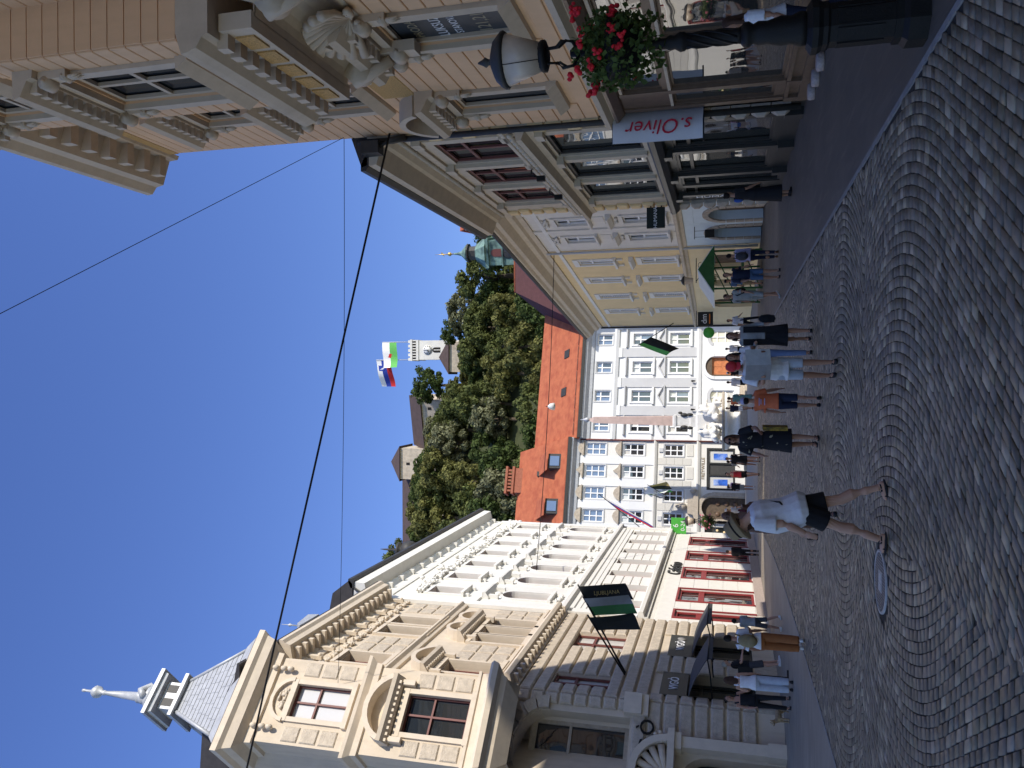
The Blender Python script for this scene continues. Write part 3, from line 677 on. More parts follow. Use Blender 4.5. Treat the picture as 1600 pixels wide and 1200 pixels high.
part('ledge', MB().sweep([(0,4.0),(.16,4.0),(.2,4.12),(.34,4.2),(.34,4.3),(.1,4.42),(0,4.42)], -.02, PL), 'peach_trim', P)
def fancy(w, wd, ht, dep, seed):
    part('surround', MB().fb(-wd/2-.2,-wd/2,-.04,ht+.04,0,.1).fb(wd/2,wd/2+.2,-.04,ht+.04,0,.1).fb(-wd/2-.2,wd/2+.2,ht+.04,ht+.2,0,.12), 'peach_trim', w, (0,-dep,0))
    part('sill', MB().sweep([(0,-.28),(.1,-.26),(.2,-.12),(.24,-.06),(0,-.04)], -wd/2-.28, wd/2+.28), 'peach_trim', w, (0,-dep,0))
def hood2(wd, z, seed, seg=True):
    p = MB().sweep([(0,z),(.16,z+.02),(.2,z+.12),(.46,z+.26),(.5,z+.4),(0,z+.42)], -wd/2-.42, wd/2+.42)
    for k in range(int((wd+.7)/.22)): p.fb(-wd/2-.32+k*.22, -wd/2-.2+k*.22, z+.04, z+.2, .1, .36)
    if seg:
        p.arc(0, z+.42-.35, wd/2+.25, .45, PI-.45, .14, 0, .5, 14, rz=.85); p.fb(-wd/2, wd/2, z+.4, z+.7, 0, .2)
    for sg in (-1, 1):
        x = sg*(wd/2+.2)
        p.fb(x-.11, x+.11, z-.55, z, 0, .16)
        volute(p, x, .2, z-.12, .13, .2); volute(p, x, .13, z-.48, .075, .16)
        for q in (-1,0,1): p.tube([(x+q*.03,-.13,z-.5),(x+q*.06,-.13,z-.66),(x+q*.05,-.1,z-.78)], [.035,.03,.008], 6)
    return p
for k, (a, b, c, e) in enumerate(f1+f2+f3):
    wd = b-a
    w = window(P, (a+b)/2, c, wd, e-c, .12, fm='peach_trim', mull=0 if k < 3 else 1, trans=() if k < 3 else (.6,), t=.07)
    fancy(w, wd, e-c, .12, k)
    part('hood', hood2(wd, e-c+.22, k, k < 3), 'peach_trim', w, (0,-.12,0))
    if k < 3:
        o_ = MB(); ornament(o_, 0, e-c+.72, .16, wd*.8, .45, 300+k, 20); part('cartouche', o_, 'peach_trim', w, (0,-.12,0))
# advertising sheet inside the nearer window
mat('ad_sheet', (.045,.05,.052), .5, .1, 3); mat('ad_gold', (.32,.27,.17), .5, 0); mat('ad_white', (.7,.7,.68), .5, 0)
ad = thing('window_banner', 'dark advertising banner hung inside the first floor window above the lamp', 'banner', (6.0, 18.5, 0), -PI/2)
cx = 18.5-13.15
part('sheet', MB().box(cx-.53, cx+.53, .117, .122, 5.3, 7.3), 'ad_sheet', ad)
for t, z, sz, m in (('PRODAMO',6.95,.25,'ad_gold'),('LUKSUZNA',6.5,.27,'ad_white'),('STANOVANJA',6.2,.2,'ad_white'),('121,21 m²',5.72,.34,'ad_gold')):
    part('lettering', text_mesh(t, sz, m, .002, sx=.8), None, ad, (cx,.113,z))
mat('flag_panel', (.3,.36,.38), .6, .2, 6)
# shopfront in brown panelling
part('shopfront', MB().wall(0.35, PL, 0, 4.05, shop, .12, .06).box(.35,PL,.3,.36,0,4.05), 'brown_wood', P)
for (a, b, c, e) in shop:
    wd = b-a
    part('shop_window', MB().fb(a,a+.05,c,e,-.05,.0).fb(b-.05,b,c,e,-.05,.0).fb(a+.05,b-.05,c,c+.05,-.05,.0).fb(a+.05,b-.05,e-.05,e,-.05,.0), 'brown_wood', P)
    part('shop_pane', MB().box(a+.03,b-.03,.02,.03,c+.03,e-.03), 'shop_glass', P)
    part('moulding', MB().fb(a-.1,a-.05,c-.06,e+.06,.06,.09).fb(b+.05,b+.1,c-.06,e+.06,.06,.09).fb(a-.05,b+.05,e+.02,e+.08,.06,.09), 'peach_trim', P)
part('stallriser', MB().fb(.35,PL,0,.22,.06,.16).fb(.35,PL,.42,.5,.06,.13), 'brown_wood', P)
part('shop_cornice', MB().sweep([(.06,3.85),(.14,3.87),(.3,4.0),(.3,4.06),(0,4.06)], .3, PL), 'brown_wood', P)
for s in (.42, 1.4, 3.75): part('pier', MB().fb(s-.09, s+.09, .5, 3.85, .06, .1).fb(s-.12, s+.12, .22, .5, .06, .14), 'brown_wood', P)
# oriel above the first floor
OS = 18.5-13.6; OE = 18.5-10.6; od = .85
ow = [(OS+.75, OE-.75, 10.2, 12.6), (OS+.75, OE-.75, 13.9, 15.4)]
part('oriel_front', MB().wall(OS, OE, 9.4, 16.3, ow, .1, od), 'peach_plaster', P)
part('oriel_side', MB().box(OS, OS+.03, -od, 0, 9.4, 16.3), 'peach_plaster', P); part('oriel_side', MB().box(OE-.03, OE, -od+.002, 0, 9.4, 16.3), 'peach_plaster', P)
part('oriel_core', MB().box(OS+.05, OE-.05, -od+.4, 0, 9.4, 16.2), 'interior_dark', P)
for j in range(22):
    z = 9.45+j*.31
    for a, b in ((OS, OS+.55), (OE-.55, OE)):
        me = cached(('oc',), lambda: MB().cham(0,.55,0,.29,0,.03,.012).mesh('plaster_course','peach_plaster')); part('plaster_course', me, None, P, (a,-od,z))
    me = cached(('os',), lambda: MB().box(0,.03,-.84,0,0,.292).mesh('plaster_course','peach_plaster')); part('plaster_course', me, None, P, (OE,-.004,z))
    part('plaster_course', me, None, P, (OS-.03,-.004,z))
for (a, b, c, e) in ow:
    FR = (0,-od+.0,0); w = window(P, (a+b)/2, c, b-a, e-c, .12, fm='peach_trim', mull=1, trans=(.55,), t=.1); FR = None
    fancy(w, b-a, e-c, .12, 1); part('hood', hood2(b-a, e-c+.2, 1, False), 'peach_trim', w, (0,-.12,0))
part('oriel_cornice', MB().sweep([(0,9.0),(.95,9.0),(1.0,9.1),(1.15,9.2),(1.2,9.35),(1.22,9.45),(.9,9.55),(0,9.55)], OS-.3, OE+.3), 'peach_trim', P)
for k in range(10): part('modillion', MB().fb(OS-.15+k*.33, OS+.03+k*.33, 8.86, 9.04, .75, 1.08), 'peach_trim', P)
part('oriel_frieze', MB().fb(OS-.1, OE+.1, 8.4, 8.95, .6, .86), 'peach_trim', P)
for k in range(5): part('frieze_panel', MB().fb(OS+.12+k*.58, OS+.55+k*.58, 8.5, 8.82, .86, .89), 'peach_mosaic', P)
# coved soffit under the oriel
mb = MB(); n = 8
for i in range(n):
    a0, a1 = PI/2*i/n, PI/2*(i+1)/n
    d0, z0 = .6*(1-math.cos(a0)), 7.5+.9*math.sin(a0); d1, z1 = .6*(1-math.cos(a1)), 7.5+.9*math.sin(a1)
    mb.quad((OS,-d0-.05,z0),(OE,-d0-.05,z0),(OE,-d1-.05,z1),(OS,-d1-.05,z1))
mb.prism([(OS-.02,8.4),(OE+.02,8.4),(OE+.02,8.42),(OS-.02,8.42)], -.66, 0)
part('oriel_soffit', mb, 'peach_trim', P)
mb = MB()
for q in range(11):
    a = PI*(q+.5)/11; mb.tube([((OS+OE)/2,-.12,7.62),((OS+OE)/2+.45*math.cos(a),-.22-.1*math.sin(a),7.62+.4*math.sin(a)),((OS+OE)/2+.8*math.cos(a),-.42-.1*math.sin(a),7.6+.72*math.sin(a))], [.03,.06,.085], 7)
ornament(mb, (OS+OE)/2, 7.55, .1, .7, .2, 77, 8); part('soffit_shell', mb, 'peach_trim', P)
for s in (OS+.05, OE-.05):
    mb = MB()
    volute(mb, s, .4, 8.12, .26, .3); volute(mb, s, .2, 7.35, .14, .26); mb.tube([(s,-.6,8.25),(s,-.45,7.85),(s,-.28,7.5)], [.14,.12,.1], 8)
    mb.fb(s-.15, s+.15, 7.0, 7.8, 0, .2)
    part('console', mb, 'peach_trim', P)
for a, b in ((.35,1.0),(2.45,4.6)): part('mosaic_panel', MB().cham(a, b, 8.0, 8.75, 0, .05, .02), 'peach_mosaic', P)
part('downpipe', MB().tube([(-.12,-.12,10.6),(-.12,-.12,.1)], .075, 10), 'dark_metal', P)

# ------------------------------------------------ right: grey shop building with dark shopfront
G_ = thing('grey_shop_building', 'two storey grey-cream shop building with wide windows and black shopfront at right', 'building', (6.0, 28.6, 0), -PI/2)
GL = 10.0
def T(a, b, c, d): return (28.6-b, 28.6-a, c, d)
u2 = [T(19.45,21.6,7.0,9.0), T(22.05,24.2,7.0,9.0), T(24.7,26.85,7.0,9.0)]; u1 = [T(19.45,21.6,3.75,6.05), T(22.05,24.2,3.75,6.05), T(24.7,26.85,3.75,6.05)]
gs = [T(19.5,21.6,.55,3.0), T(22.1,24.2,.55,3.0), T(24.75,26.0,.1,3.0), T(26.3,27.3,.55,3.0)]
part('wall', MB().wall(0, GL, 3.3, 9.7, u2+u1, .35), 'cream_trim', G_)
part('rear_wall', MB().box(0, GL, .45, 12, 0, 10.3).box(0,.05,.02,.45,0,10.3), 'cream_trim', G_)
part('shopfront', MB().wall(0, GL, 0, 3.3, gs, .3), 'dark_shopfront', G_)
for (a, b, c, e) in u2+u1:
    w = window(G_, (a+b)/2, c, b-a, e-c, .13, fm='brown_frame' if c > 5 else 'dark_metal', mull=1 if c > 5 else 0, trans=(.65,) if c > 5 else (), t=.08, gm='shop_glass')
for (a, b, c, e) in gs:
    w = window(G_, (a+b)/2, c, b-a, e-c, .1, fm='dark_shopfront', mull=0, trans=(.84,), t=.07, gm='shop_glass', name='shop_window')
mb = MB()
for y in (19.2, 21.83, 24.45, 27.1):
    s = 28.6-y
    part('pilaster', MB().fb(s-.14,s+.14,6.95,9.25,0,.11).fb(s-.2,s+.2,9.1,9.35,0,.2).fb(s-.2,s+.2,6.85,7.05,0,.2), 'cream_trim', G_)
    part('pilaster', MB().fb(s-.14,s+.14,3.7,6.1,0,.1).fb(s-.2,s+.2,5.95,6.15,0,.22), 'cream_trim', G_)
    part('shop_pier', MB().fb(s-.12,s+.12,0,3.05,0,.1).fb(s-.17,s+.17,3.05,3.3,0,.24).fb(s-.16,s+.16,0,.4,0,.18), 'dark_shopfront', G_)
part('mid_cornice', MB().sweep([(0,6.15),(.12,6.15),(.16,6.3),(.38,6.38),(.4,6.5),(.14,6.56),(.12,6.8),(.2,6.86),(.2,6.95),(0,6.95)], -.12, GL), 'cream_trim', G_)
for k in range(33): part('bead', cached(('bead',), lambda: MB().ball((0,0,0),(.13,.07,.08),8,5).mesh('bead','cream_trim')), None, G_, (.15+k*.3,-.2,6.72))
part('top_frieze', MB().sweep([(0,9.3),(.08,9.3),(.1,9.45),(.06,9.5),(.06,9.75),(.2,9.85),(.25,9.95),(.7,10.1),(.72,10.3),(0,10.35)], -.35, GL), 'cream_trim', G_)
mb = MB()
for k in range(60): ornament(mb, .1+k*.165, 9.6, .05, .12, .16, k, 3)
part('carved_frieze', mb, 'cream_trim', G_, kind='stuff')
part('gutter', MB().sweep([(.5,10.3),(.74,10.3),(.84,10.4),(.84,10.52),(.7,10.52),(.5,10.42)], -.4, GL), 'dark_metal', G_)
part('roof', MB().sweep([(.7,10.35),(.75,10.5),(-5,12.6),(-12,10.3)], -.3, GL), 'slate_roof', G_)
part('shop_cornice', MB().sweep([(0,3.2),(.2,3.22),(.34,3.36),(.36,3.48),(.3,3.54),(0,3.56)], -.1, GL), 'dark_shopfront', G_)
for j in range(13):
    for a, b in ((0,.55),(.02,.4)) if j % 2 == 0 else ((0,.4),(0,.3)):
        pass
    z = 3.65+j*.44
    if 6.1 < z+.2 < 6.9: continue
    part('quoin', cached(('qn', j % 2), lambda: MB().cham(0, .62 if j % 2 else .42, 0, .38, 0, .1, .04).mesh('quoin','yellow_plaster')), None, G_, (-.02,0,z))
    part('quoin', cached(('qn2', j % 2), lambda: MB().cham(-(.6 if j % 2 else .4), 0, 0, .38, 0, .1, .04).mesh('quoin','yellow_plaster')), None, G_, (GL+.02,0,z))
for j in range(7):
    part('bossed_stone', cached(('boss',), lambda: MB().cham(0,.42,0,.4,0,.24,.12).mesh('bossed_stone','stone_grey')), None, G_, (-.02,0,.3+j*.43))
    part('bossed_stone', cached(('boss2',), lambda: MB().cham(-.36,0,0,.4,0,.24,.12).mesh('bossed_stone','stone_grey')), None, G_, (GL+.02,0,.3+j*.43))
mat('banner_grey', (.62,.60,.60), .7, .05, 3); mat('oliver_red', (.55,.02,.05), .5, 0)
bn = thing('hanging_banner', 'pale grey vertical shop banner with red script lettering on a bracket', 'banner', (5.98, 18.3, 2.15), 0)
mb = MB(); nn = 10
for i in range(nn):
    z0, z1 = i*2.0/nn, (i+1)*2.0/nn; f = lambda z: .025*math.sin(z*2.2)+.012*math.sin(z*6)
    mb.add([(-.72,f(z0),z0),(-.04,f(z0)-.02,z0),(-.04,f(z1)-.02,z1),(-.72,f(z1),z1),(-.72,f(z0)+.012,z0),(-.04,f(z0)-.008,z0),(-.04,f(z1)-.008,z1),(-.72,f(z1)+.012,z1)], [(0,1,2,3),(4,7,6,5),(0,3,7,4),(1,5,6,2)], True)
part('cloth', mb, 'banner_grey', bn)
me = text_mesh('s.Oliver', .46, 'oliver_red', .004, .25); me.transform(Matrix.Rotation(-PI/2, 4, 'Y'))
part('lettering', me, None, bn, (-.4,-.045,.95))
part('rod', MB().tube([(-.78,0,2.0),(.1,0,2.0)], .02, 6), 'black_iron', bn); part('rod', MB().tube([(-.78,0,0),(.1,0,0)], .02, 6), 'black_iron', bn)
mat('humana_dark', (.012,.02,.018), .4, .1)
hs = thing('humana_sign', 'dark green rectangular projecting sign reading HUMANA', 'sign', (5.95, 28.3, 3.72), 0)
part('panel', MB().box(-.82,-.1,-.05,.05,0,.62), 'humana_dark', hs); part('lettering', text_mesh('HUMANA', .17, 'sign_white', .004), None, hs, (-.46,-.055,.32)); part('bracket', MB().box(-.1,.06,-.02,.02,.1,.14).box(-.1,.06,-.02,.02,.46,.5), 'black_iron', hs)
me = text_mesh('HUMANA', .34, 'sign_white', .006); me.transform(Matrix.Rotation(PI/2, 4, 'Y'))
part('vertical_lettering', me, None, G_, (28.6-27.05,-.155,1.9))
for s in (4.2, 6.6): part('wall_lamp_bracket', MB().tube([(s,0,6.9),(s,-.35,6.95),(s,-.45,6.75)], .02, 6).fb(s-.06,s+.06,6.55,6.78,.4,.55), 'black_iron', G_)
# gutter elbow between the two houses
part('rain_hopper', MB().box(10.0,10.35,-.5,-.2,9.9,10.35).tube([(10.2,-.3,9.95),(10.2,-.2,9.6),(10.05,-.1,9.3)], .09, 8), 'dark_metal', G_)

# ------------------------------------------------ right: grey-white and yellow houses turning across the street
QH = (7.79, 37.63); RZ = R(-81.7); eH = (math.cos(RZ), math.sin(RZ))
def onH(s): return (QH[0]+s*eH[0], QH[1]+s*eH[1], 0)
H_ = thing('grey_white_house', 'grey-white house with stucco trim and pale blue arched ground floor behind the HUMANA sign', 'building', onH(-6.1), RZ)
HL = 11.5
hu = [(c-.5, c+.5, 8.25, 9.8) for c in (4.75, 2.0, 7.6, 10.2)]; hl = [(c-.48, c+.48, 4.55, 6.5) for c in (4.75, 2.0, 7.6, 10.2)]
ha = [(3.9, 5.6, 0, 2.5, .8), (1.2, 2.9, 0, 2.5, .8), (6.8,8.5,0,2.5,.8)]
part('wall', MB().wall(0, HL, 3.95, 11.6, hu+hl, .3), 'grey_white', H_)
part('ground_wall', MB().wall(0, HL, 0, 3.95, ha, .55), 'pale_blue', H_)
blocks(H_, 'wall_block', 'pale_blue', 0, HL, .7, 3.7, .5, .015, [(3.6,5.9,0,3),(.9,3.2,0,3),(6.5,8.8,0,3)], 1.3, .012, .005)
part('rear_wall', MB().box(0, HL, .6, 12, 0, 12.2), 'grey_white', H_)
for (a, b, c, e) in hu+hl:
    w = window(H_, (a+b)/2, c, b-a, e-c, .12, mull=1, trans=(.62,), t=.06, gm='glass', panes=['glass_curtain_reflection','glass_curtain_reflection','glass','glass'])
    wd = b-a; z = e-c
    part('surround', MB().fb(-wd/2-.14,-wd/2,-.05,z+.05,0,.07).fb(wd/2,wd/2+.14,-.05,z+.05,0,.07).fb(-wd/2-.14,wd/2+.14,z,z+.2,0,.08).sweep([(0,-.2),(.22,-.14),(.22,-.05),(0,-.04)], -wd/2-.24, wd/2+.24), 'grey_white', w, (0,-.12,0))
    part('apron', MB().cham(-wd/2-.05,wd/2+.05,-.85,-.3,0,.05,.02), 'grey_white', w, (0,-.12,0))
    if c < 6:
        p = MB().sweep([(0,z+.5),(.1,z+.5),(.3,z+.66),(.3,z+.76),(0,z+.78)], -wd/2-.25, wd/2+.25); ornament(p, 0, z+.34, .02, wd*.8, .2, 12, 8)
        part('hood', p, 'grey_white', w, (0,-.12,0))
    else:
        p = MB(); ornament(p, 0, z+.5, .04, wd, .35, 17, 14); part('garland', p, 'grey_white', w, (0,-.12,0))
for (a, b, c, e, r) in ha:
    part('door_leaf', MB().box(a-.0,b+.0,.45,.5,0,2.5), 'door_dark', H_)
    cx = (a+b)/2; w2 = (b-a)/2
    for k in range(9):
        a0, a1 = PI*k/9+.02, PI*(k+1)/9-.02
        part('voussoir', MB().arc(cx, 1.7, w2, a0, a1, .28, 0, .07, 3, rz=.8), 'stone_grey', H_)
    for sg, x in ((-1,a-.28),(1,b)):
        for k in range(4): part('jamb_stone', MB().cham(x, x+.28, .02+k*.42, .42+k*.42, 0, .07, .015), 'stone_grey', H_)
for s in (3.4, 6.2): part('pilaster', MB().fb(s-.2, s+.2, 4.1, 11.2, 0, .08), 'grey_white', H_)
D_ = thing('yellow_house', 'pale yellow house with white window frames beyond the green market stall', 'building', onH(-26.4), RZ)
DL = 20.3
dc = [26.4-8.45, 26.4-12.35, 26.4-16.5, 26.4-20.95]
du = [(c-.5, c+.5, 7.9, 9.9) for c in dc]; dl = [(c-.5, c+.5, 4.4, 6.3) for c in dc]; da = [(5.8,8.2,0,2.65,.7),(11.6,13.2,0,2.6,.6),(15.4,18.4,.4,2.7,.4)]
part('wall', MB().wall(0, DL, 3.95, 11.6, du+dl, .3), 'yellow_plaster', D_)
part('ground_wall', MB().wall(0, DL, 0, 3.95, da, .5), 'yellow_band', D_)
blocks(D_, 'wall_block', 'yellow_band', 0, DL, .3, 3.8, .5, .015, [(h[0]-.05,h[1]+.05,h[2],h[3]+.1) for h in da], None, .012, .005)
part('rear_wall', MB().box(0, DL, .6, 7, 0, 12.2), 'yellow_plaster', D_)
for (a, b, c, e, r) in da: part('door_leaf', MB().box(a,b,.4,.45,0 if c < .2 else c,e), 'door_dark', D_)
for k, (a, b, c, e) in enumerate(du+dl):
    shut = k % 4 == 2
    w = window(D_, (a+b)/2, c, b-a, e-c, .1, mull=1, trans=(.62,), t=.06, gm='glass', panes=['far_grey']*4 if shut else ['glass_curtain_reflection','glass_curtain_reflection','glass_curtain_reflection','glass'])  # pale panes: bright reflection put into the pane colour
    wd = b-a; z = e-c
    if shut:
        for sx in (-1, 1):
            for q in range(14): part('louvre', cached(('lv',), lambda: MB().box(-.2,.2,-.03,0,0,.06).mesh('louvre','far_grey')), None, w, (sx*.25,-.04,.15+q*.12))
    part('surround', MB().fb(-wd/2-.16,-wd/2,-.05,z+.05,0,.06).fb(wd/2,wd/2+.16,-.05,z+.05,0,.06).fb(-wd/2-.16,wd/2+.16,z,z+.3,0,.07).sweep([(0,-.24),(.24,-.16),(.24,-.05),(0,-.04)], -wd/2-.3, wd/2+.3), 'white_trim', w, (0,-.1,0))
    for sx in (-1, 1): part('sill_bracket', MB().fb(sx*(wd/2+.06)-.06,sx*(wd/2+.06)+.06,-.55,-.22,0,.12), 'white_trim', w, (0,-.1,0))
    if k >= 4: part('hood', MB().sweep([(0,z+.42),(.1,z+.42),(.3,z+.56),(.3,z+.66),(0,z+.68)], -wd/2-.28, wd/2+.28), 'white_trim', w, (0,-.1,0))
for t, L in ((H_, HL), (D_, DL)):
    part('string_course', MB().sweep([(0,3.7),(.06,3.7),(.1,3.85),(.2,3.95),(.2,4.08),(.05,4.14),(0,4.14)], 0, L), 'cream_trim', t)
    part('upper_band', MB().sweep([(0,10.5),(.08,10.52),(.1,10.7),(0,10.72)], 0, L), 'white_trim', t)
    part('eaves_cornice', MB().sweep([(0,11.2),(.1,11.2),(.14,11.45),(.3,11.55),(.34,11.8),(.75,12.0),(.8,12.2),(.95,12.3),(.95,12.42),(0,12.45)], 0, L), 'cream_trim', t)
    part('gutter', MB().sweep([(.8,12.4),(1.0,12.4),(1.08,12.5),(1.05,12.58),(.8,12.56)], 0, L), 'dark_metal', t)
    part('roof', MB().sweep([(.95,12.4),(1.0,12.5),(-5.5,15.6),(-12,12.4)] if t is H_ else [(.95,12.4),(1.0,12.5),(-3.4,14.5),(-7,12.4)], 0, L), 'maroon_shade_tile', t)
part('gutter_pipe', MB().tube([(DL-.05,-.12,11.3),(DL-.05,-.12,0.1)], .07, 8), 'far_grey', D_)
part('corner_pipe', MB().tube([(.1,-.12,11.3),(.1,-.12,.1)], .08, 8), 'dark_metal', D_)
# dormers with white gables on the grey-white roof
for s in (3.0, 5.6):
    part('dormer', MB().box(s-.75,s+.75,.7,3.4,12.8,14.2), 'far_white', H_)
    part('dormer_gable', MB().prism([(s-.95,14.2),(s+.95,14.2),(s,15.1)], .45, 3.6), 'far_white', H_)
    part('dormer_roof', MB().prism([(s-1.05,14.22),(s,15.22),(s+1.05,14.22),(s+1.0,14.3),(s,15.36),(s-1.0,14.3)], .4, 4.2), 'orange_tile', H_)
    for q in range(3): part('dormer_shutter', MB().box(s-.45,s+.45,.66,.7,13.0+q*.35,13.25+q*.35), 'far_grey', H_)
dm = thing('dm_sign', 'black square projecting sign with white dm lettering and orange stripe', 'sign', (*onH(-21.3)[:2], 2.6), 0)
mat('dm_orange', (.75,.22,.02), .5, 0)
part('panel', MB().box(-1.15,-.15,-.05,.05,0,1.05), 'black_sign', dm); part('lettering', text_mesh('dm', .55, 'sign_white', .006), None, dm, (-.65,-.06,.6))
part('swoosh', MB().box(-1.0,-.3,-.07,-.05,.2,.27), 'dm_orange', dm); part('bracket', MB().tube([(.05,0,1.15),(-1.2,0,1.15)], .025, 6), 'black_iron', dm)
gd = thing('green_disc_sign', 'round plain green sign projecting beside the yellow house corner', 'sign', (*onH(-26.0)[:2], 2.6), 0)
part('disc', MB().lathe([(.42,-.05),(.42,.05)], seg=20, M=Matrix.Translation((-.7,0,.4))@Matrix.Rotation(PI/2,4,'X')), 'tram_green', gd); part('bracket', MB().box(-.35,.05,-.02,.02,.38,.42), 'black_iron', gd)
ss = thing('small_square_sign', 'small black square sign hanging from a bracket beside the arched doors', 'sign', (*onH(-3.1)[:2], 2.25), 0)
part('panel', MB().box(-.55,-.15,-.03,.03,0,.45), 'black_sign', ss); part('bracket', MB().tube([(.05,0,.95),(-.6,0,.95)], .02, 6).tube([(-.2,0,.45),(-.2,0,.95)], .01, 5).tube([(-.5,0,.45),(-.5,0,.95)], .01, 5), 'black_iron', ss)
# ------------------------------------------------ far side of the square
RF = R(20); eF = (math.cos(RF), math.sin(RF))
def onF(s): return (-.76+s*eF[0], 82.9+s*eF[1], 0)
F3 = thing('white_palace', 'white palace with grey pilasters and orange tiled roof facing the square', 'building', onF(0), RF)
C3 = [4.95, 1.85, -1.3, -4.45, 8.1]
ga = [(c-.68, c+.68, 1.0, 3.3, .35) for c in (5.1, -1.35, -4.6)]; door = (.78, 2.92, .05, 3.75, .9)
r1 = [(c-.62, c+.62, 5.3, 7.3) for c in C3]; r2 = [(c-.6, c+.6, 9.05, 11.05) for c in C3]; r3 = [(c-.58, c+.58, 13.2, 14.8) for c in C3]
part('wall', MB().wall(-5.95, 10, 0, 15.5, ga+[door]+r1+r2+r3, .35), 'far_white', F3)
part('rear_wall', MB().box(-5.95, 10, .45, 12, 0, 16.2), 'far_white', F3)
for s in (.15, 3.45, -2.85, 6.55):
    part('pilaster', MB().fb(s-.52, s+.48, 4.6, 12.5, 0, .1), 'far_grey', F3); part('pilaster_cap', MB().fb(s-.56, s+.52, 12.15, 12.5, .1, .16), 'far_white', F3)
for k, (a, b, c, e) in enumerate(r1+r2+r3):
    w = window(F3, (a+b)/2, c, b-a, e-c, .2, mull=1, trans=(.64,), t=.1, bt=.06, panes=[['glass','glass','glass_curtain_reflection','glass_curtain_reflection'],['glass','glass','glass','glass'],['glass','glass_sky','glass','glass_curtain_reflection']][k % 3] if c < 13 else ['glass_sky','glass','glass_sky','glass_sky'])
    wd = b-a; z = e-c
    if c < 13:
        part('surround', MB().fb(-wd/2-.2,-wd/2,-.05,z+.05,0,.08).fb(wd/2,wd/2+.2,-.05,z+.05,0,.08).fb(-wd/2-.2,wd/2+.2,z,z+.2,0,.09).fb(-wd/2-.3,wd/2+.3,-.25,-.05,0,.22), 'far_white', w, (0,-.2,0))
        if c < 8: part('pediment', MB().prism([(-1.05,z+.45),(1.05,z+.45),(1.05,z+.52),(0,z+1.15),(-1.05,z+.52)], -.1, 0).sweep([(0,z+.38),(.28,z+.42),(.28,z+.54),(0,z+.56)], -1.1, 1.1).prism([(-1.12,z+.54),(0,z+1.2),(1.12,z+.54),(1.0,z+.54),(0,z+1.06),(-1.0,z+.54)], -.28, 0), 'far_grey', w, (0,-.2,0))
        else: part('hood', MB().sweep([(0,z+.5),(.1,z+.5),(.3,z+.62),(.3,z+.74),(0,z+.76)], -1.0, 1.0), 'far_grey', w, (0,-.2,0))
    else: part('surround', MB().fb(-wd/2-.14,-wd/2,-.1,z+.14,0,.05).fb(wd/2,wd/2+.14,-.1,z+.14,0,.05).fb(-wd/2,wd/2,z,z+.14,0,.05).fb(-wd/2,wd/2,-.1,0,0,.06), 'far_grey', w, (0,-.2,0))
for (a, b, c, e, r) in ga:
    w = window(F3, (a+b)/2, c, b-a, e-c, .2, mull=1, trans=(.35,.7), t=.09, gm='glass_curtain_reflection')
    part('voussoirs', MB().arc(0, e-c-r, (b-a)/2, .1, PI-.1, .3, 0, .05, 8, rz=r), 'far_grey', w, (0,-.2,0))
dd = part('portal_door', MB().box(door[0], door[1], .3, .36, .05, 3.75), 'door_wood', F3)
for x in (.95, 1.95):
    for z in (.4, 1.3, 2.2): part('door_panel', MB().box(x, x+.8, .27, .3, z, z+.7), 'door_wood', dd)
part('door_frame', MB().fb(.45,.78,0,2.9,0,.14).fb(2.92,3.25,0,2.9,0,.14).arc(1.85,2.85,1.07,0,PI,.33,0,.14,10,rz=.9), 'far_white', F3)
part('reveal', MB().fb(.78,1.0,.05,3.4,-.3,-.02).fb(.78,2.92,3.1,3.75,-.3,-.02), 'door_dark', F3)
for z0, z1, p in ((4.15,4.6,.2),(8.75,8.95,.08),(12.5,13.0,.3)): part('string_course', MB().sweep([(0,z0),(p*.5,z0),(p,z0+(z1-z0)*.6),(p,z1),(0,z1)], -5.95, 10), 'far_white' if z0 != 8.75 else 'far_grey', F3)
part('eaves_cornice', MB().sweep([(0,15.0),(.15,15.1),(.2,15.4),(.6,15.7),(.7,16.0),(0,16.2)], -5.95, 10), 'zinc', F3)
part('gutter', MB().sweep([(.6,15.95),(.85,15.95),(.9,16.25),(.6,16.3)], -5.95, 10), 'dark_metal', F3)
rf = part('roof', MB().sweep([(.75,16.1),(.8,16.35),(-5.6,22.1),(-12,16.2)], -6.0, 12), 'orange_tile', F3)
for s, z in ((3.9,18.0),(-.4,18.1)): 
    y = -.8+(z-16.35)/(5.75/6.4); part('skylight', MB().add([(s-.45,y-.1,z),(s+.45,y-.1,z),(s+.45,y+.6,z+.65),(s-.45,y+.6,z+.65),(s-.45,y,z-.05),(s+.45,y,z-.05),(s+.45,y+.7,z+.6),(s-.45,y+.7,z+.6)], [(0,1,2,3),(0,4,5,1),(1,5,6,2),(3,7,4,0)]), 'dark_metal', rf)
for k in range(9):
    s = -5+k*1.4; part('snow_guard', MB().tube([(s-.65,-.5,16.75),(s+.65,-.5,16.75)], .03, 5), 'dark_metal', rf)
for x in (6.7, -2.9, .1): part('wall_lantern', MB().tube([(x+.1,0,4.95),(x+.1,-.3,5.05)], .02, 5).lathe([(.05,0),(.11,.35),(.02,.45)], (x+.1,-.35,4.7), 6), 'black_iron', F3)
F4 = thing('cream_palace', 'cream palace with dark arched portal and dormered orange roof left of the obelisk', 'building', onF(-6.0), RF)
C4 = [-.92-2.25*k for k in range(5)]
def sh(l): return l
q3 = [(c-.6, c+.6, 13.35, 15.35) for c in C4]; q2 = [(c-.6, c+.6, 9.55, 11.6) for c in C4]; q1 = [(c-.58, c+.58, 5.75, 7.6) for c in C4]
pt = (-7.55, -5.4, 0.0, 4.0, 1.0); s1_ = (-4.75, -.6, .9, 3.55); s2_ = (-9.6, -8.25, .6, 3.7)
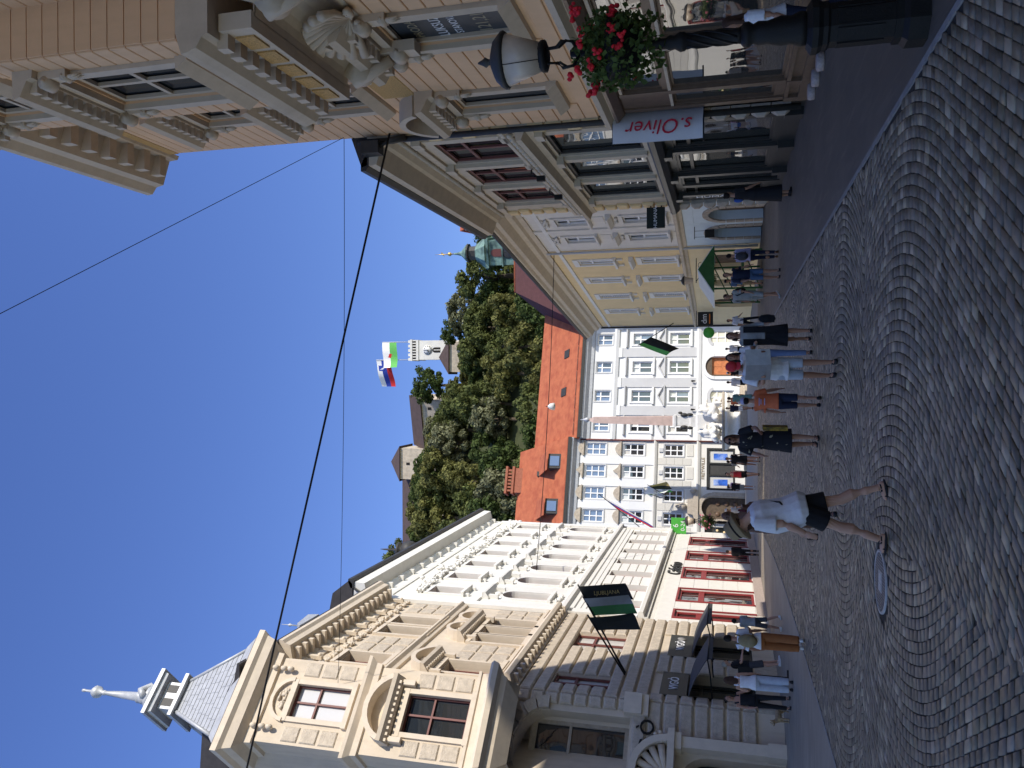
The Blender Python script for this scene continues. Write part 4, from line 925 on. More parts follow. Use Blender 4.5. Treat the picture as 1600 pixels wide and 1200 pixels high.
part('wall', MB().wall(-14, 0, 0, 16.5, q1+q2+q3+[pt,s1_,s2_], .35), 'far_cream', F4)
part('rear_wall', MB().box(-14, 0, .5, 12, 0, 16.9), 'far_cream', F4)
for k, (a, b, c, e) in enumerate(q1+q2+q3):
    w = window(F4, (a+b)/2, c, b-a, e-c, .12, mull=1, trans=(.34,.67), t=.1, bt=.05, panes=['glass']*6 if c < 9 else (['glass_sky']*6 if c > 13 else ['glass','glass','glass','glass','glass_curtain_reflection','glass']))
    wd = b-a; z = e-c
    part('surround', MB().fb(-wd/2-.12,-wd/2,-.1,z+.1,0,.06).fb(wd/2,wd/2+.12,-.1,z+.1,0,.06).fb(-wd/2,wd/2,z,z+.12,0,.06).fb(-wd/2,wd/2,-.12,0,0,.07), 'far_grey', w, (0,-.12,0))
    if c > 9:
        tri = (k % 5) == 1
        p = MB().prism([(-.7,z+.3),(.7,z+.3),(.3,z+.55),(0,z+.95),(-.3,z+.55)] if tri else [(-.7,z+.3),(.7,z+.3),(.55,z+.5),(.35,z+.72),(0,z+.85),(-.35,z+.72),(-.55,z+.5)], -.25, 0).fb(-.75,.75,z+.22,z+.32,0,.3)
        part('pediment', p, 'stone_grey', w, (0,-.12,0))
    else: part('keystone', MB().fb(-.2,.2,z+.12,z+.5,0,.12), 'far_grey', w, (0,-.12,0))
    if c < 9: part('apron', MB().cham(-.6,.6,-.95,-.3,0,.05,.02), 'far_beige', w, (0,-.12,0))
for s in (-2.05, -4.3, -6.55, -8.8): part('pilaster', MB().fb(s-.4, s+.4, 8.6, 16.2, 0, .08), 'far_white', F4)
blocks(F4, 'wall_block', 'far_beige', -13, 0, 5.0, 8.2, .8, .03, [(h[0]-.2,h[1]+.2,4,9) for h in q1], None, .04, .01)
for z0, z1, p in ((4.15,4.5,.25),(8.3,8.62,.25)): part('string_course', MB().sweep([(0,z0),(p*.5,z0),(p,z0+(z1-z0)*.6),(p,z1),(0,z1)], -14, 0), 'far_cream', F4)
part('eaves_cornice', MB().sweep([(0,15.9),(.2,16.0),(.25,16.3),(.7,16.6),(.75,16.85),(0,16.95)], -14, .05), 'zinc', F4)
part('gutter', MB().sweep([(.6,16.8),(.9,16.8),(.95,17.1),(.6,17.15)], -14, .05), 'dark_metal', F4)
part('downpipe', MB().tube([(.0,-.14,16.0),(.0,-.14,.2)], .09, 8), 'brown_frame', F4)
rf4 = part('roof', MB().sweep([(.75,16.95),(.8,17.2),(-5.8,23.7),(-12,17)], -14, .05), 'orange_tile', F4)
for s in (-2.3, -6.9):
    part('dormer', MB().box(s-.75,s+.75,-.1,2.2,17.9,19.2), 'dark_metal', rf4); part('dormer_window', MB().box(s-.5,s+.5,-.16,-.1,18.05,19.0), 'glass_sky', rf4)
    part('dormer_sheet', MB().add([(s-1,-.35,19.2),(s+1,-.35,19.2),(s+1,2.9,20.7),(s-1,2.9,20.7),(s-1,-.35,19.3),(s+1,-.35,19.3),(s+1,2.9,20.8),(s-1,2.9,20.8)], [(0,3,2,1),(4,5,6,7),(0,1,5,4),(1,2,6,5),(2,3,7,6),(3,0,4,7)]), 'orange_tile', rf4)
part('roof_hatch', MB().box(-3.3,-2.8,2.6,2.9,20.4,20.9), 'dark_metal', rf4)
mat('brick_red',(.30,.11,.065),.85,.2,6)
ch = part('chimney', MB().box(-4.6,-1.9,5.2,6.2,22.9,24.0).box(-4.75,-1.75,5.05,6.35,24.0,24.25), 'brick_red', F4)
for k in range(7): part('chimney_arch', MB().box(-4.5+k*.37,-4.3+k*.37,5.15,5.2,24.3,24.75), 'brick_red', ch)
part('chimney_cap', MB().box(-4.75,-1.75,5.05,6.35,24.75,25.0), 'brick_red', ch)
# portal
part('portal_door', MB().box(pt[0],pt[1],.28,.34,0,4.0), 'door_dark', F4)
mb = MB()
for x in (-7.1,-6.1):
    for z in (.7,1.5,2.3): mb.lathe([(.22,0),(.22,.05),(.12,.1)], seg=10, M=Matrix.Translation((x+.1,.27,z+.2))@Matrix.Rotation(PI/2,4,'X'))
part('door_bosses', mb, 'brown_wood', F4, kind='stuff')
part('portal_arch', MB().arc(-6.475,3.0,1.08,0,PI,.35,0,.25,12,rz=1.0).fb(-7.95,-7.55,0,3.0,0,.3).fb(-5.4,-5.0,0,3.0,0,.3), 'stone_grey', F4)
part('portal_pediment', MB().prism([(-8.1,4.3),(-4.85,4.3),(-5.1,4.6),(-5.7,4.8),(-5.8,5.3),(-7.15,5.3),(-7.25,4.8),(-7.85,4.6)], -.4, 0), 'stone_grey', F4)
mb = MB().ball((-6.475,-.3,5.75),(.35,.3,.4)).ball((-4.95,-.3,4.75),(.25,.25,.35)).ball((-6.475,-.3,6.2),(.2,.2,.25))
part('portal_urns', mb, 'stone_grey', F4)
# shop fronts of the cream palace
sf = part('shop_frame', MB().wall(s1_[0], s1_[1], s1_[2], s1_[3], [(-4.55,-3.35,1.1,3.3),(-3.2,-2.2,1.0,3.3),(-2.05,-.8,1.1,3.3)], .15, -.05), 'dark_shopfront', F4)
mat('poster_blue', (.03,.12,.5), .4, .4, 2, col2=(.5,.6,.75))
for a, b in ((-4.5,-3.4),(-2.0,-.85)):
    part('shop_pane', MB().box(a,b,.18,.2,1.1,3.3), 'glass_curtain_reflection', sf); part('poster', MB().box(a+.25,b-.25,.165,.175,1.6,2.9), 'poster_blue', sf)
part('shop_grille', MB().box(-3.2,-2.2,.16,.2,1.0,3.3), 'dark_metal', sf)
mat('gold_letters', (.22,.16,.08), .4, 0)
part('sign_lettering', text_mesh('FREYWILLE', .42, 'gold_letters', .02, 0, 1.05), None, F4, (-2.65,-.02,3.87))
sg = part('shop_window', MB().box(s2_[0],s2_[1],.2,.24,.6,3.7), 'shop_glass', F4)
part('shop_sign', MB().box(s2_[0],s2_[1],.16,.2,3.05,3.68), 'black_sign', sg)
part('poster', MB().box(-9.35,-8.8,.17,.19,1.4,2.3), 'tram_green', sg)
for x, z in ((-8.55,2.55),(-8.7,1.9),(-8.45,1.5)): part('sticker', MB().ball((x,.19,z),(.12,.02,.12),8,6), 'yellow_plaster', sg)
# house end behind the yellow house; its roof is coloured dark for shadow
F5 = thing('shaded_roof_house', 'tall house with roof coloured dark red for shade between the yellow house and the palace', 'building', (11.6, 84.5, 0), R(14))
part('wall', MB().box(-4.5, 14, 0, 14, 0, 17.0), 'far_white', F5)
part('roof', MB().add([(-6.2,-.8,16.9),(14,-.8,16.9),(14,14,16.9),(-6.2,14,16.9),(.0,7,25.6),(14,7,26.6)], [(0,1,5,4),(1,2,5),(2,3,4,5),(3,0,4),(0,3,2,1)]), 'maroon_shade_tile', F5)  # cast shadow put into the tile colour over the whole roof
part('ridge_tile', MB().tube([(.0,7,25.6),(14,7,26.6)], .12, 6), 'orange_tile', F5)

# ------------------------------------------------ fountain with obelisk
FX, FY = -4.05, 75.0
ft = thing('obelisk_fountain', 'tall pinkish obelisk fountain with white marble figures over a stone basin', 'fountain', (FX, FY, 0))
for k, (r, z0, z1) in enumerate(((4.4,0,.18),(3.9,.18,.36),(3.4,.36,.54))): part('step', MB().lathe([(r,z0),(r,z1)], seg=24, smooth=False), 'stone_grey', ft)
part('basin', MB().lathe([(2.3,.54),(2.1,.8),(2.0,1.2),(2.35,1.45),(2.55,1.6),(2.6,1.85),(2.4,1.9),(2.35,1.7),(.2,1.65)], seg=24), 'marble', ft)
part('basin_rim', MB().lathe([(2.45,1.86),(2.68,1.9),(2.68,2.05),(2.45,2.08)], seg=24), 'stone_grey', ft)
part('pedestal', MB().lathe([(1.0,1.6),(.9,4.2),(.7,4.4),(.75,4.8),(.62,5.0),(.6,6.0),(.75,6.15),(.75,6.35),(.5,6.5)], seg=4, smooth=False, sq=True), 'marble', ft)
part('obelisk', MB().lathe([(.62,6.3),(.40,13.7),(.02,14.3)], seg=4, smooth=False, sq=True), 'obelisk', ft)
part('obelisk_cap', MB().lathe([(.1,14.1),(.25,14.3),(.18,14.5),(.05,14.75),(.02,15.0)], seg=8), 'zinc', ft)
def lump(name, m, parent, seeds, vox, loc=(0,0,0), sm=3):
    mb = MB()
    for c, r in seeds: mb.ball(c, r, 10, 8)
    o = part(name, mb, m, None); rm = o.modifiers.new('r','REMESH'); rm.mode = 'VOXEL'; rm.voxel_size = vox
    s_ = o.modifiers.new('s','SMOOTH'); s_.iterations = sm; s_.factor = .5
    COL.objects.unlink(o); me = bake(o)
    me.polygons.foreach_set('use_smooth', [True]*len(me.polygons)); me.materials.clear(); me.materials.append(MATS[m])
    return part(name, me, None, parent, loc)
rr = random.Random(3)
for ang in (-2.3, -.9, .6):
    cx, cy = 1.5*math.cos(ang), 1.2*math.sin(ang); sd_ = []
    # seated river god: torso, head, legs, urn, rocks
    sd_ += [((0,0,.5),(.45,.4,.5)),((.05,-.05,1.1),(.36,.28,.45)),((.05,-.1,1.62),(.2,.2,.24)),((.35,-.25,.45),(.55,.2,.18)),((.75,-.3,.15),(.16,.16,.45)),((-.35,-.2,.55),(.4,.2,.17)),((.45,-.1,1.15),(.4,.13,.13)),((-.35,-.1,.95),(.14,.14,.4)),((-.55,-.3,.3),(.3,.3,.28))]
    for q in range(10): sd_.append(((rr.uniform(-.8,.8), rr.uniform(-.5,.5), rr.uniform(-.3,.5)), (rr.uniform(.12,.3), rr.uniform(.12,.3), rr.uniform(.1,.25))))
    lump('figure', 'marble', ft, sd_, .06, (cx, cy, 2.3))
lump('rockwork', 'marble', ft, [((rr.uniform(-1.2,1.2), rr.uniform(-1.0,.6), rr.uniform(1.7,3.9)), (rr.uniform(.15,.4),)*3) for q in range(40)], .07)
for sx in (-1, 1): part('bronze_ornament', MB().ball((sx*.55,-.4,5.4),(.2,.2,.35)).ball((sx*.75,-.4,5.75),(.12,.12,.2)).ball((sx*.6,-.5,4.9),(.15,.15,.3)), 'dark_metal', ft)

# ------------------------------------------------ church tower with copper lantern
CT = thing('church_tower', 'green copper church tower with dark lantern and gilded spire behind the roofs', 'tower', (19.6, 122.0, 11.3), R(-12)); CT.scale = (.74, .74, .72)
part('shaft', MB().box(-2.6,2.6,-2.6,2.6,-16,36.2), 'copper_green', CT)
part('cornice', MB().box(-3.1,3.1,-3.1,3.1,36.2,36.9).box(-2.9,2.9,-2.9,2.9,33.0,33.3), 'copper_green', CT)
for k in range(2):
    rz = -PI/2*k
    o = part('clock_face', MB().lathe([(1.15,0),(1.15,.08),(.1,.1)], seg=20, M=Matrix.Translation((0,-2.62,31.8))@Matrix.Rotation(PI/2,4,'X')), 'castle_white', CT, (0,0,0), rz)
    part('clock_rim', MB().lathe([(1.15,0),(1.35,.05),(1.15,.14)], seg=20, M=Matrix.Translation((0,-2.62,31.8))@Matrix.Rotation(PI/2,4,'X')), 'dark_metal', o)
    part('clock_hand', MB().box(-.06,.06,-2.76,-2.73,31.8,32.7).box(-.05,.55,-2.76,-2.73,31.75,31.86), 'black_iron', o)
    part('belfry_window', MB().prism([(-.8,33.4),(.8,33.4),(.8,35.0),(.55,35.5),(0,35.8),(-.55,35.5),(-.8,35.0)], -2.66, -2.6), 'brown_frame', CT, (0,0,0), rz)
part('dome', MB().lathe([(3.9,36.9),(3.6,37.3),(2.9,38.2),(2.2,39.0),(1.9,39.6)], seg=8, smooth=False, sq=True), 'copper_green', CT)
part('lantern', MB().lathe([(1.55,39.6),(1.55,41.2),(2.1,41.4),(2.1,41.7)], seg=8, smooth=False, sq=True), 'dark_metal', CT)
part('lantern_roof', MB().lathe([(2.1,41.7),(1.7,42.2),(1.0,42.8),(.5,43.3),(.25,44.2),(.18,45)], seg=8), 'copper_green', CT)
mat('gilt', (.55,.38,.12), .35, .1, metal=.6)
part('spire', MB().lathe([(.1,45),(.12,45.5),(.4,45.8),(.4,46.2),(.1,46.5),(.06,48.0),(.03,49.5)], seg=8), 'gilt', CT); part('weathervane', MB().prism([(-.5,47.3),(.1,47.4),(.5,47.9),(.2,48.0),(-.1,47.7)], -.04, .04), 'gilt', CT)

# ------------------------------------------------ castle hill
SKX = [-75,-45,-33,-22,-14,-6,0,3,12,18,26,34,60]; SKZ = [93,95,95,91,87,84,81,79,77,76,70,62,40]   # lie of the wooded skyline
def hz(x, y):      # terrain height
    t = min(1, max(0, (y-112)/118)); t = t*t*(3-2*t)
    base = float(np.interp(x*230/max(y,150), SKX, SKZ))-9.5
    return max(-.5, base*t + 2.0*math.sin(x*.11+y*.07) - 1)
mb = MB(); gx = np.linspace(-120,120,41); gy = np.linspace(108,300,33)
vs = [(x,y,hz(x,y)) for y in gy for x in gx]; fs = [(j*41+i,j*41+i+1,(j+1)*41+i+1,(j+1)*41+i) for j in range(32) for i in range(40)]
mb.add(vs, fs, True); mat('hill_earth', (.06,.07,.03), .95, .3, .2)
tag(part('hill', mb, 'hill_earth'), kind='structure')
CA = thing('castle_tower', 'white castle clock tower with battlements on top of the wooded hill', 'tower', (8.3, 236, 78))
part('shaft', MB().box(-2.95,2.95,-2.95,2.95,-16,15.6), 'castle_white', CA)
part('parapet', MB().box(-3.15,3.15,-3.15,3.15,15.6,16.4).box(-3.3,3.3,-3.3,3.3,17.6,18.3), 'castle_white', CA)
for k in range(8): part('gallery_pillar', MB().box(-3.1+k*.84,-2.75+k*.84,-3.2,-2.9,16.4,17.6), 'castle_white', CA)
part('gallery_back', MB().box(-2.8,2.8,-2.7,2.7,16.4,17.6), 'interior_dark', CA)
for k in range(5):
    for y in (-3.1, 2.8): part('merlon', MB().box(-3.2+k*1.36,-2.4+k*1.36,y,y+.3,18.3,19.0), 'castle_white', CA)
cf = part('clock_face', MB().lathe([(1.5,0),(1.5,.1)], seg=24, M=Matrix.Translation((0,-2.95,12.6))@Matrix.Rotation(PI/2,4,'X')), 'far_white', CA)
for k in range(12):
    a = k*PI/6; part('hour_mark', MB().box(1.2*math.sin(a)-.13,1.2*math.sin(a)+.13,-3.1,-3.05,12.6+1.2*math.cos(a)-.13,12.6+1.2*math.cos(a)+.13), 'black_iron', cf)
part('clock_hand', MB().box(-.1,.1,-3.12,-3.06,12.5,13.7).box(-.7,.1,-3.12,-3.06,12.3,12.6), 'black_iron', cf)
part('arched_window', MB().prism([(-.8,8.5),(.8,8.5),(.8,10.4),(.5,10.9),(0,11.1),(-.5,10.9),(-.8,10.4)], -3.0, -2.9), 'interior_dark', CA)
part('window_post', MB().box(-.12,.12,-3.08,-3.0,8.5,10.6), 'castle_white', CA)
def flag(name, lab, base, h, fw, fh, strips, ang, seed, pole_m='far_grey', droop=0.0, tilt=(0,0,1), emblem=None, cat='flag', group=None, pr=.03):
    """pole from base along tilt; cloth hangs from its top; strips = materials from top down"""
    t = thing(name, lab, cat, base, 0, group); T = Vector(tilt).normalized(); tip = T*h
    part('pole', MB().tube([(0,0,0), tuple(tip)], pr, 6), pole_m, t)
    r = random.Random(seed); ph = r.random()*6; n = 14; d = Vector((math.cos(ang), math.sin(ang), 0)); side = Vector((-d.y, d.x, 0))
    def P_(u, v):        # u along the fly, v from top down
        w = math.sin(u*5+ph+v*1.2)*.10*fw*u
        return tip-T*(v*fh)+d*(fw*u*(1-.25*droop))+side*w+Vector((0,0,-droop*fw*u*u-.12*fw*u))
    k = len(strips)
    for i, m in enumerate(strips):
        mb = MB(); v0, v1 = i/k, (i+1)/k
        for j in range(n):
            u0, u1 = j/n, (j+1)/n; a, b, c, e = P_(u0,v0), P_(u1,v0), P_(u1,v1), P_(u0,v1); q = side*.008
            mb.add([a,b,c,e,a+q,b+q,c+q,e+q], [(0,1,2,3),(4,7,6,5)], True)
        part('stripe', mb, m, t)
    if emblem:
        for (u, v, ru, rv, m) in emblem:
            mb = MB()
            for q in (-.02, .028):
                c = P_(u, v)+side*q; du = (P_(u+.05,v)-P_(u-.05,v))*10*ru*.5; dv = (P_(u,v+.05)-P_(u,v-.05))*10*rv*.5
                mb.add([c-du-dv, c+du-dv, c+du*.9+dv*.3, c+dv, c-du*.9+dv*.3], [(0,1,2,3,4)])
            part('emblem', mb, m, t)
    return t
mat('fl_white',(.8,.8,.8),.8,.05); mat('fl_green',(.12,.42,.10),.8,.05); mat('fl_blue',(.03,.06,.35),.8,.05); mat('fl_red',(.55,.03,.03),.8,.05); mat('fl_black',(.02,.022,.02),.8,.1); mat('fl_gold',(.42,.32,.12),.8,.1)
flag('city_flag', 'white and green flag with red emblem on the right pole of the castle tower', (11.0, 236, 96.5), 10.5, 8.2, 4.8, ['fl_white','fl_green'], PI+.2, 1, pr=.13, emblem=[(.55,.5,.22,.5,'fl_red')])
flag('national_flag', 'white, blue and red flag flying left of the castle tower', (5.4, 236, 96.5), 12.6, 8.6, 4.8, ['fl_white','fl_blue','fl_red'], PI-.15, 2, pr=.13, emblem=[(.3,.35,.2,.5,'fl_blue'),(.3,.33,.1,.3,'fl_white')])
def castle(name, lab, loc, rz, w, d, h, rh, roof, m='castle_stone', slits=3):
    t = thing(name, lab, 'castle', loc, rz)
    part('wall', MB().box(-w/2,w/2,0,d,-12,h), m, t)
    if roof == 'hip': part('roof', MB().add([(-w/2-.7,-.7,h),(w/2+.7,-.7,h),(w/2+.7,d+.7,h),(-w/2-.7,d+.7,h),(0,d/2,h+rh)], [(0,1,4),(1,2,4),(2,3,4),(3,0,4),(0,3,2,1)]), 'castle_roof', t)
    elif roof == 'gable': part('roof', MB().add([(-w/2-.6,-.8,h),(w/2+.6,-.8,h),(w/2+.6,d+.8,h),(-w/2-.6,d+.8,h),(-w/2-.6,d/2,h+rh),(w/2+.6,d/2,h+rh)], [(0,1,5,4),(1,2,5),(2,3,4,5),(3,0,4),(0,3,2,1)]), 'castle_roof', t)
    for k in range(slits): part('window', MB().box(-w/2+(k+.5)*w/slits-.4,-w/2+(k+.5)*w/slits+.4,-.05,.1,h-3.2,h-2.0), 'interior_dark', t)
    return t
castle('castle_keep', 'square castle keep with pyramid roof and round window on the hill crest', (-27, 234, 90), 0, 9.6, 9.6, 10.2, 5.2, 'hip', slits=1)
castle('castle_wing', 'long castle wing with plain dark roof left of the square keep', (-58, 238, 92), 0, 50, 11, 5.3, 6.2, 'gable', slits=8)
castle('castle_range', 'castle range with steep dark roof sloping down right of the square keep', (-14.5, 233, 84), R(-14), 15, 8, 8.2, 5.4, 'gable', slits=3)
castle('round_bastion', 'low stone bastion with brown conical roof at the foot of the castle tower', (6.0, 229, 76), 0, 9, 7, 6.2, 4.6, 'hip', slits=0)
# ------------------------------------------------ trees on the hill
leafmat('leaf_dark', (.075,.105,.032)); leafmat('leaf_mid', (.12,.14,.045)); leafmat('leaf_light', (.18,.18,.06)); leafmat('leaf_grey', (.19,.195,.11)); mat('bark', (.09,.07,.05), .9, .3, 3)
def crown_mesh(seed, m, n=5200, leaf=.42):
    g = np.random.default_rng(seed)
    # clumps spread through an uneven crown; leaves lie on and in the clumps
    k = 46; th = g.random(k)*2*PI; zz = g.random(k)*2-1; rr = np.cbrt(g.random(k))*.62+.38
    cc = np.stack([np.cos(th)*np.sqrt(1-zz**2)*rr, np.sin(th)*np.sqrt(1-zz**2)*rr, zz*rr], 1)
    cc[:,2] = cc[:,2]*.95; cr = .16+.16*g.random(k)
    idx = g.integers(0,k,n); d = g.normal(0,1,(n,3)); d /= np.linalg.norm(d,axis=1)[:,None]
    p = cc[idx]+d*(cr[idx]*(.55+.45*g.random(n)))[:,None]; p[:,2] *= 1.0
    nrm = d+g.normal(0,.55,(n,3)); nrm /= np.linalg.norm(nrm,axis=1)[:,None]
    a = np.cross(nrm, g.normal(0,1,(n,3))); a /= np.linalg.norm(a,axis=1)[:,None]; b = np.cross(nrm, a)
    s = (leaf/6*(.6+.8*g.random(n)))[:,None]
    v = np.stack([p-a*s, p-b*s*.6, p+a*s, p+b*s*.6], 1).reshape(-1,3)
    me = bpy.data.meshes.new('crown'); me.from_pydata(v.tolist(), [], (np.arange(n*4).reshape(-1,4)).tolist()); me.materials.append(MATS[m]); return me
CR = [crown_mesh(50+i, m) for i, m in enumerate(['leaf_dark','leaf_mid','leaf_light','leaf_grey','leaf_mid','leaf_dark','leaf_mid','leaf_light'])]
TK = MB().tube([(0,0,-4),(0.1,0,.5),(.3,.1,3.2),(.2,.2,5)], [.6,.45,.3,.12], 7)
for a in range(5):
    TK.tube([(.2,.1,1.5+a*.5),(2*math.cos(a*1.3),2*math.sin(a*1.3),4.2+a*.3)], .16, 5, r2=.04)
TKM = TK.mesh('trunk', 'bark')
ADJ = {0:'dark green',1:'mid green',2:'yellow green',3:'silvery green',4:'mid green',5:'deep green',6:'fresh green',7:'pale yellow green'}
def tree(x, y, r, h, kind, lab, z=None, group='trees on the castle hill'):
    z = hz(x, y) if z is None else z
    t = thing('hill_tree', lab, 'tree', (x, y, z), random.random()*6, group)
    part('trunk', TKM, None, t); t.children[-1].scale = (r/5, r/5, h/9)
    c = part('crown', CR[kind], None, t, (0,0,h*.62)); c.scale = (r, r, h*.46)
    return t
def skyline(x, y): return 1.65+(np.interp(x*230/y, SKX, SKZ)-1.65)*y/230
PLACES = [(x,y) for y in (112,120,130,142,156,170,184,198,210,220) for x in np.arange(-78,62,6.6)]
rt = random.Random(11); TREES = []
for (x, y) in PLACES:
    x += rt.uniform(-2.2,2.2); y += rt.uniform(-3,3)
    if abs(x) > .34*y+4: continue
    z = hz(x, y); hh = min(9+rt.random()*6, skyline(x, y)-z-rt.random()*1.5)
    if hh < 4.5: z -= 5-hh; hh = 5+rt.random()
    k = rt.choice([0,1,1,2,3,4,5,6,7,0])
    row = 'low on the hill' if y < 135 else 'in the lower slope' if y < 162 else 'half way up' if y < 190 else 'high on the hill'
    nth = ['far left','left of the keep','under the keep','under the castle range','left of the clock tower','under the clock tower','right of the clock tower','at the right shoulder'][int(np.digitize(x*230/y, [-48,-34,-20,-10,2,13,24]))]
    size = 'tall' if hh > 12.5 else 'middling' if hh > 9.5 else 'low'
    TREES.append((f'{size} {ADJ[k]} tree {row}, {nth}', x, y, 4.6+rt.random()*1.6, hh, k, z))
ORD = ['first','second','third','fourth','fifth','sixth','seventh','eighth','ninth','tenth']
for T_ in TREES:
    same = sorted(q[1]/q[2] for q in TREES if q[0] == T_[0]); lab = T_[0]+(f', {ORD[min(9,same.index(T_[1]/T_[2]))]} from left' if len(same) > 1 else '')
    tree(T_[1], T_[2], T_[3], T_[4], T_[5], lab, T_[6])
for (x, y, r, h, k, z, lab) in ((-2.5,226,5.5,11,0,81,'tall dark tree standing against the sky left of the clock tower'),(19,224,7.5,11,3,68.5,'broad silvery tree on the skyline right of the clock tower'),(13.0,224,3.6,8,0,74.5,'dark tree pressed against the right foot of the clock tower'),(26,200,7,12,1,56,'tree on the skyline falling to the church tower'),(33,190,7,12,0,49,'dark tree seen through the dormers behind the church tower'),(-44,222,4.5,8,4,84,'tree reaching the eaves of the castle wing'),(-53,216,5.5,10,1,86,'tall tree in front of the left end of the castle wing'),(-16,220,5,8.5,3,77.5,'round silvery tree in front of the castle range'),(-33,222,4,7,4,82,'tree hiding the foot of the square keep')):
    tree(x, y, r, h, k, lab, z)
# ------------------------------------------------ street lamps with flower baskets
mat('lamp_glass', (.56,.46,.35), .3, .12, 6, spec=.4); mat('geranium', (.60,.02,.03), .7, .2, 20, island=.4); mat('pink_flower', (.65,.18,.25), .7, .2, 20, island=.3); leafmat('ivy', (.09,.13,.035), .5)
def leaves(n, R0, c, seed, size, mname, drop=0.0, name='foliage'):
    g = np.random.default_rng(seed); d = g.normal(0,1,(n,3)); d /= np.linalg.norm(d,axis=1)[:,None]
    p = d*np.array(R0)*(.5+.55*g.random(n))[:,None]+np.array(c); p[:,2] -= drop*g.random(n)**2
    a = g.normal(0,1,(n,3)); a /= np.linalg.norm(a,axis=1)[:,None]; b = np.cross(a, g.normal(0,1,(n,3))); b /= np.linalg.norm(b,axis=1)[:,None]
    s = (size*(.6+.8*g.random(n)))[:,None]
    v = np.stack([p-a*s,p-b*s*.7,p+a*s,p+b*s*.7],1).reshape(-1,3)
    me = bpy.data.meshes.new(name); me.from_pydata(v.tolist(), [], np.arange(n*4).reshape(-1,4).tolist()); me.materials.append(MATS[mname]); return me
def lamp(lab, loc, fl, seed, simple=False):
    t = thing('street_lamp', lab, 'street lamp', loc, 0, 'street lamps with flower baskets'); sg = 14
    part('plinth', MB().lathe([(.25,0),(.25,.16),(.21,.2),(.21,.26)], seg=8, smooth=False, sq=True), 'black_iron', t)
    pd = part('pedestal', MB().lathe([(.19,.26),(.185,.78),(.205,.8),(.205,.84),(.23,.88),(.23,.93),(.17,.97)], seg=8, smooth=False, sq=True), 'black_iron', t)
    for k in range(8):
        part('panel', MB().box(-.05,.05,-.185,-.17,.34,.72), 'black_iron', pd, (0,0,0), k*PI/4)
    part('leaf_base', MB().lathe([(.14,.96),(.15,1.02),(.12,1.1),(.13,1.18),(.10,1.3),(.105,1.38),(.085,1.42),(.11,1.46),(.11,1.5),(.075,1.53)], seg=sg), 'black_iron', t)
    part('shaft', MB().lathe([(.075,1.52),(.068,1.56),(.062,2.0),(.085,2.03),(.09,2.07),(.06,2.12),(.07,2.16),(.05,2.2),(.042,2.3),(.036,3.1)], seg=sg), 'black_iron', t)
    for k in range(6):
        a = k*PI/3; part('flute', MB().tube([(.066*math.cos(a+q*.5),.066*math.sin(a+q*.5),1.56+q*.09) for q in range(6)], .012, 5), 'black_iron', t)
    for k in range(4):
        a = k*PI/2+.4; c, s = math.cos(a), math.sin(a)
        part('scroll_arm', MB().tube([(.03*c,.03*s,3.02),(.15*c,.15*s,3.06),(.17*c,.17*s,3.16),(.1*c,.1*s,3.22),(.09*c,.09*s,3.34)], .016, 6), 'black_iron', t)
    part('lantern_base', MB().lathe([(.1,3.32),(.15,3.34),(.15,3.38),(.135,3.4)], seg=sg), 'black_iron', t)
    ln = part('lantern', MB().lathe([(.135,3.39),(.25,3.74)], seg=24), 'lamp_glass', t)
    for k in range(3):
        a = k*PI/1.5; part('glazing_bar', MB().tube([(.137*math.cos(a),.137*math.sin(a),3.39),(.252*math.cos(a),.252*math.sin(a),3.74)], .004, 5), 'black_iron', ln)
    part('hood', MB().lathe([(.25,3.72),(.275,3.74),(.27,3.77),(.2,3.84),(.1,3.88),(.03,3.9),(.03,3.92),(.05,3.95),(.03,3.98),(.008,4.03)], seg=sg), 'dark_metal', t)
    bk = thing('flower_basket', lab.split(' with')[0].replace('street lamp','lamp')+': hanging basket of trailing flowers', 'flower basket', loc, 0, 'flower baskets on lamps')
    part('bowl', MB().lathe([(.05,2.42),(.2,2.46),(.27,2.6),(.3,2.72),(.28,2.74)], seg=12), 'black_iron', bk)
    part('foliage', leaves(2600, (.36,.36,.3), (0,0,2.78), seed, .03, 'ivy', .35), None, bk)
    g = random.Random(seed)
    for k in range(26):
        a = g.random()*2*PI; r = .28+.16*g.random(); z = 2.5+.6*g.random()
        mb = MB()
        for q in range(7): mb.ball((r*math.cos(a)+g.gauss(0,.022), r*math.sin(a)+g.gauss(0,.022), z+g.gauss(0,.018)), .016+g.random()*.012, 5, 4)
        part('blossom', mb, fl, bk)
lamp('black cast-iron street lamp with red geranium basket at the right kerb', (3.1, 7.65, 0), 'geranium', 5)
lamp('distant black street lamp with pink flower basket before the dark portal', (-7.9, 45.0, 0), 'pink_flower', 6)
wl = thing('wall_lantern', 'wrought-iron wall lantern on the pale yellow house above the green stall', 'lantern', (6.45, 45.9, 0), R(8))
part('bracket', MB().tube([(.1,0,3.3),(-1.3,0,3.3)], .025, 6).tube([(.1,0,2.6),(-.4,0,2.7),(-.9,0,3.1),(-1.2,0,3.28)], .02, 6).tube([(-.3+.18*math.cos(q),0,3.02+.18*math.sin(q)) for q in np.linspace(0,6,12)], .015, 5), 'black_iron', wl)
part('lantern', MB().lathe([(.13,3.45),(.25,3.95)], (-1.15,0,0), 8, False), 'lamp_glass', wl); part('hood', MB().lathe([(.28,3.93),(.2,4.05),(.03,4.12),(.01,4.25)], (-1.15,0,0), 10), 'dark_metal', wl)
wb = thing('wall_flower_basket', 'hanging flower basket under the wall lantern of the yellow house', 'flower basket', (6.45-1.1, 45.75, 0))
part('foliage', leaves(900, (.4,.4,.35), (0,0,2.7), 9, .045, 'ivy', .3), None, wb)
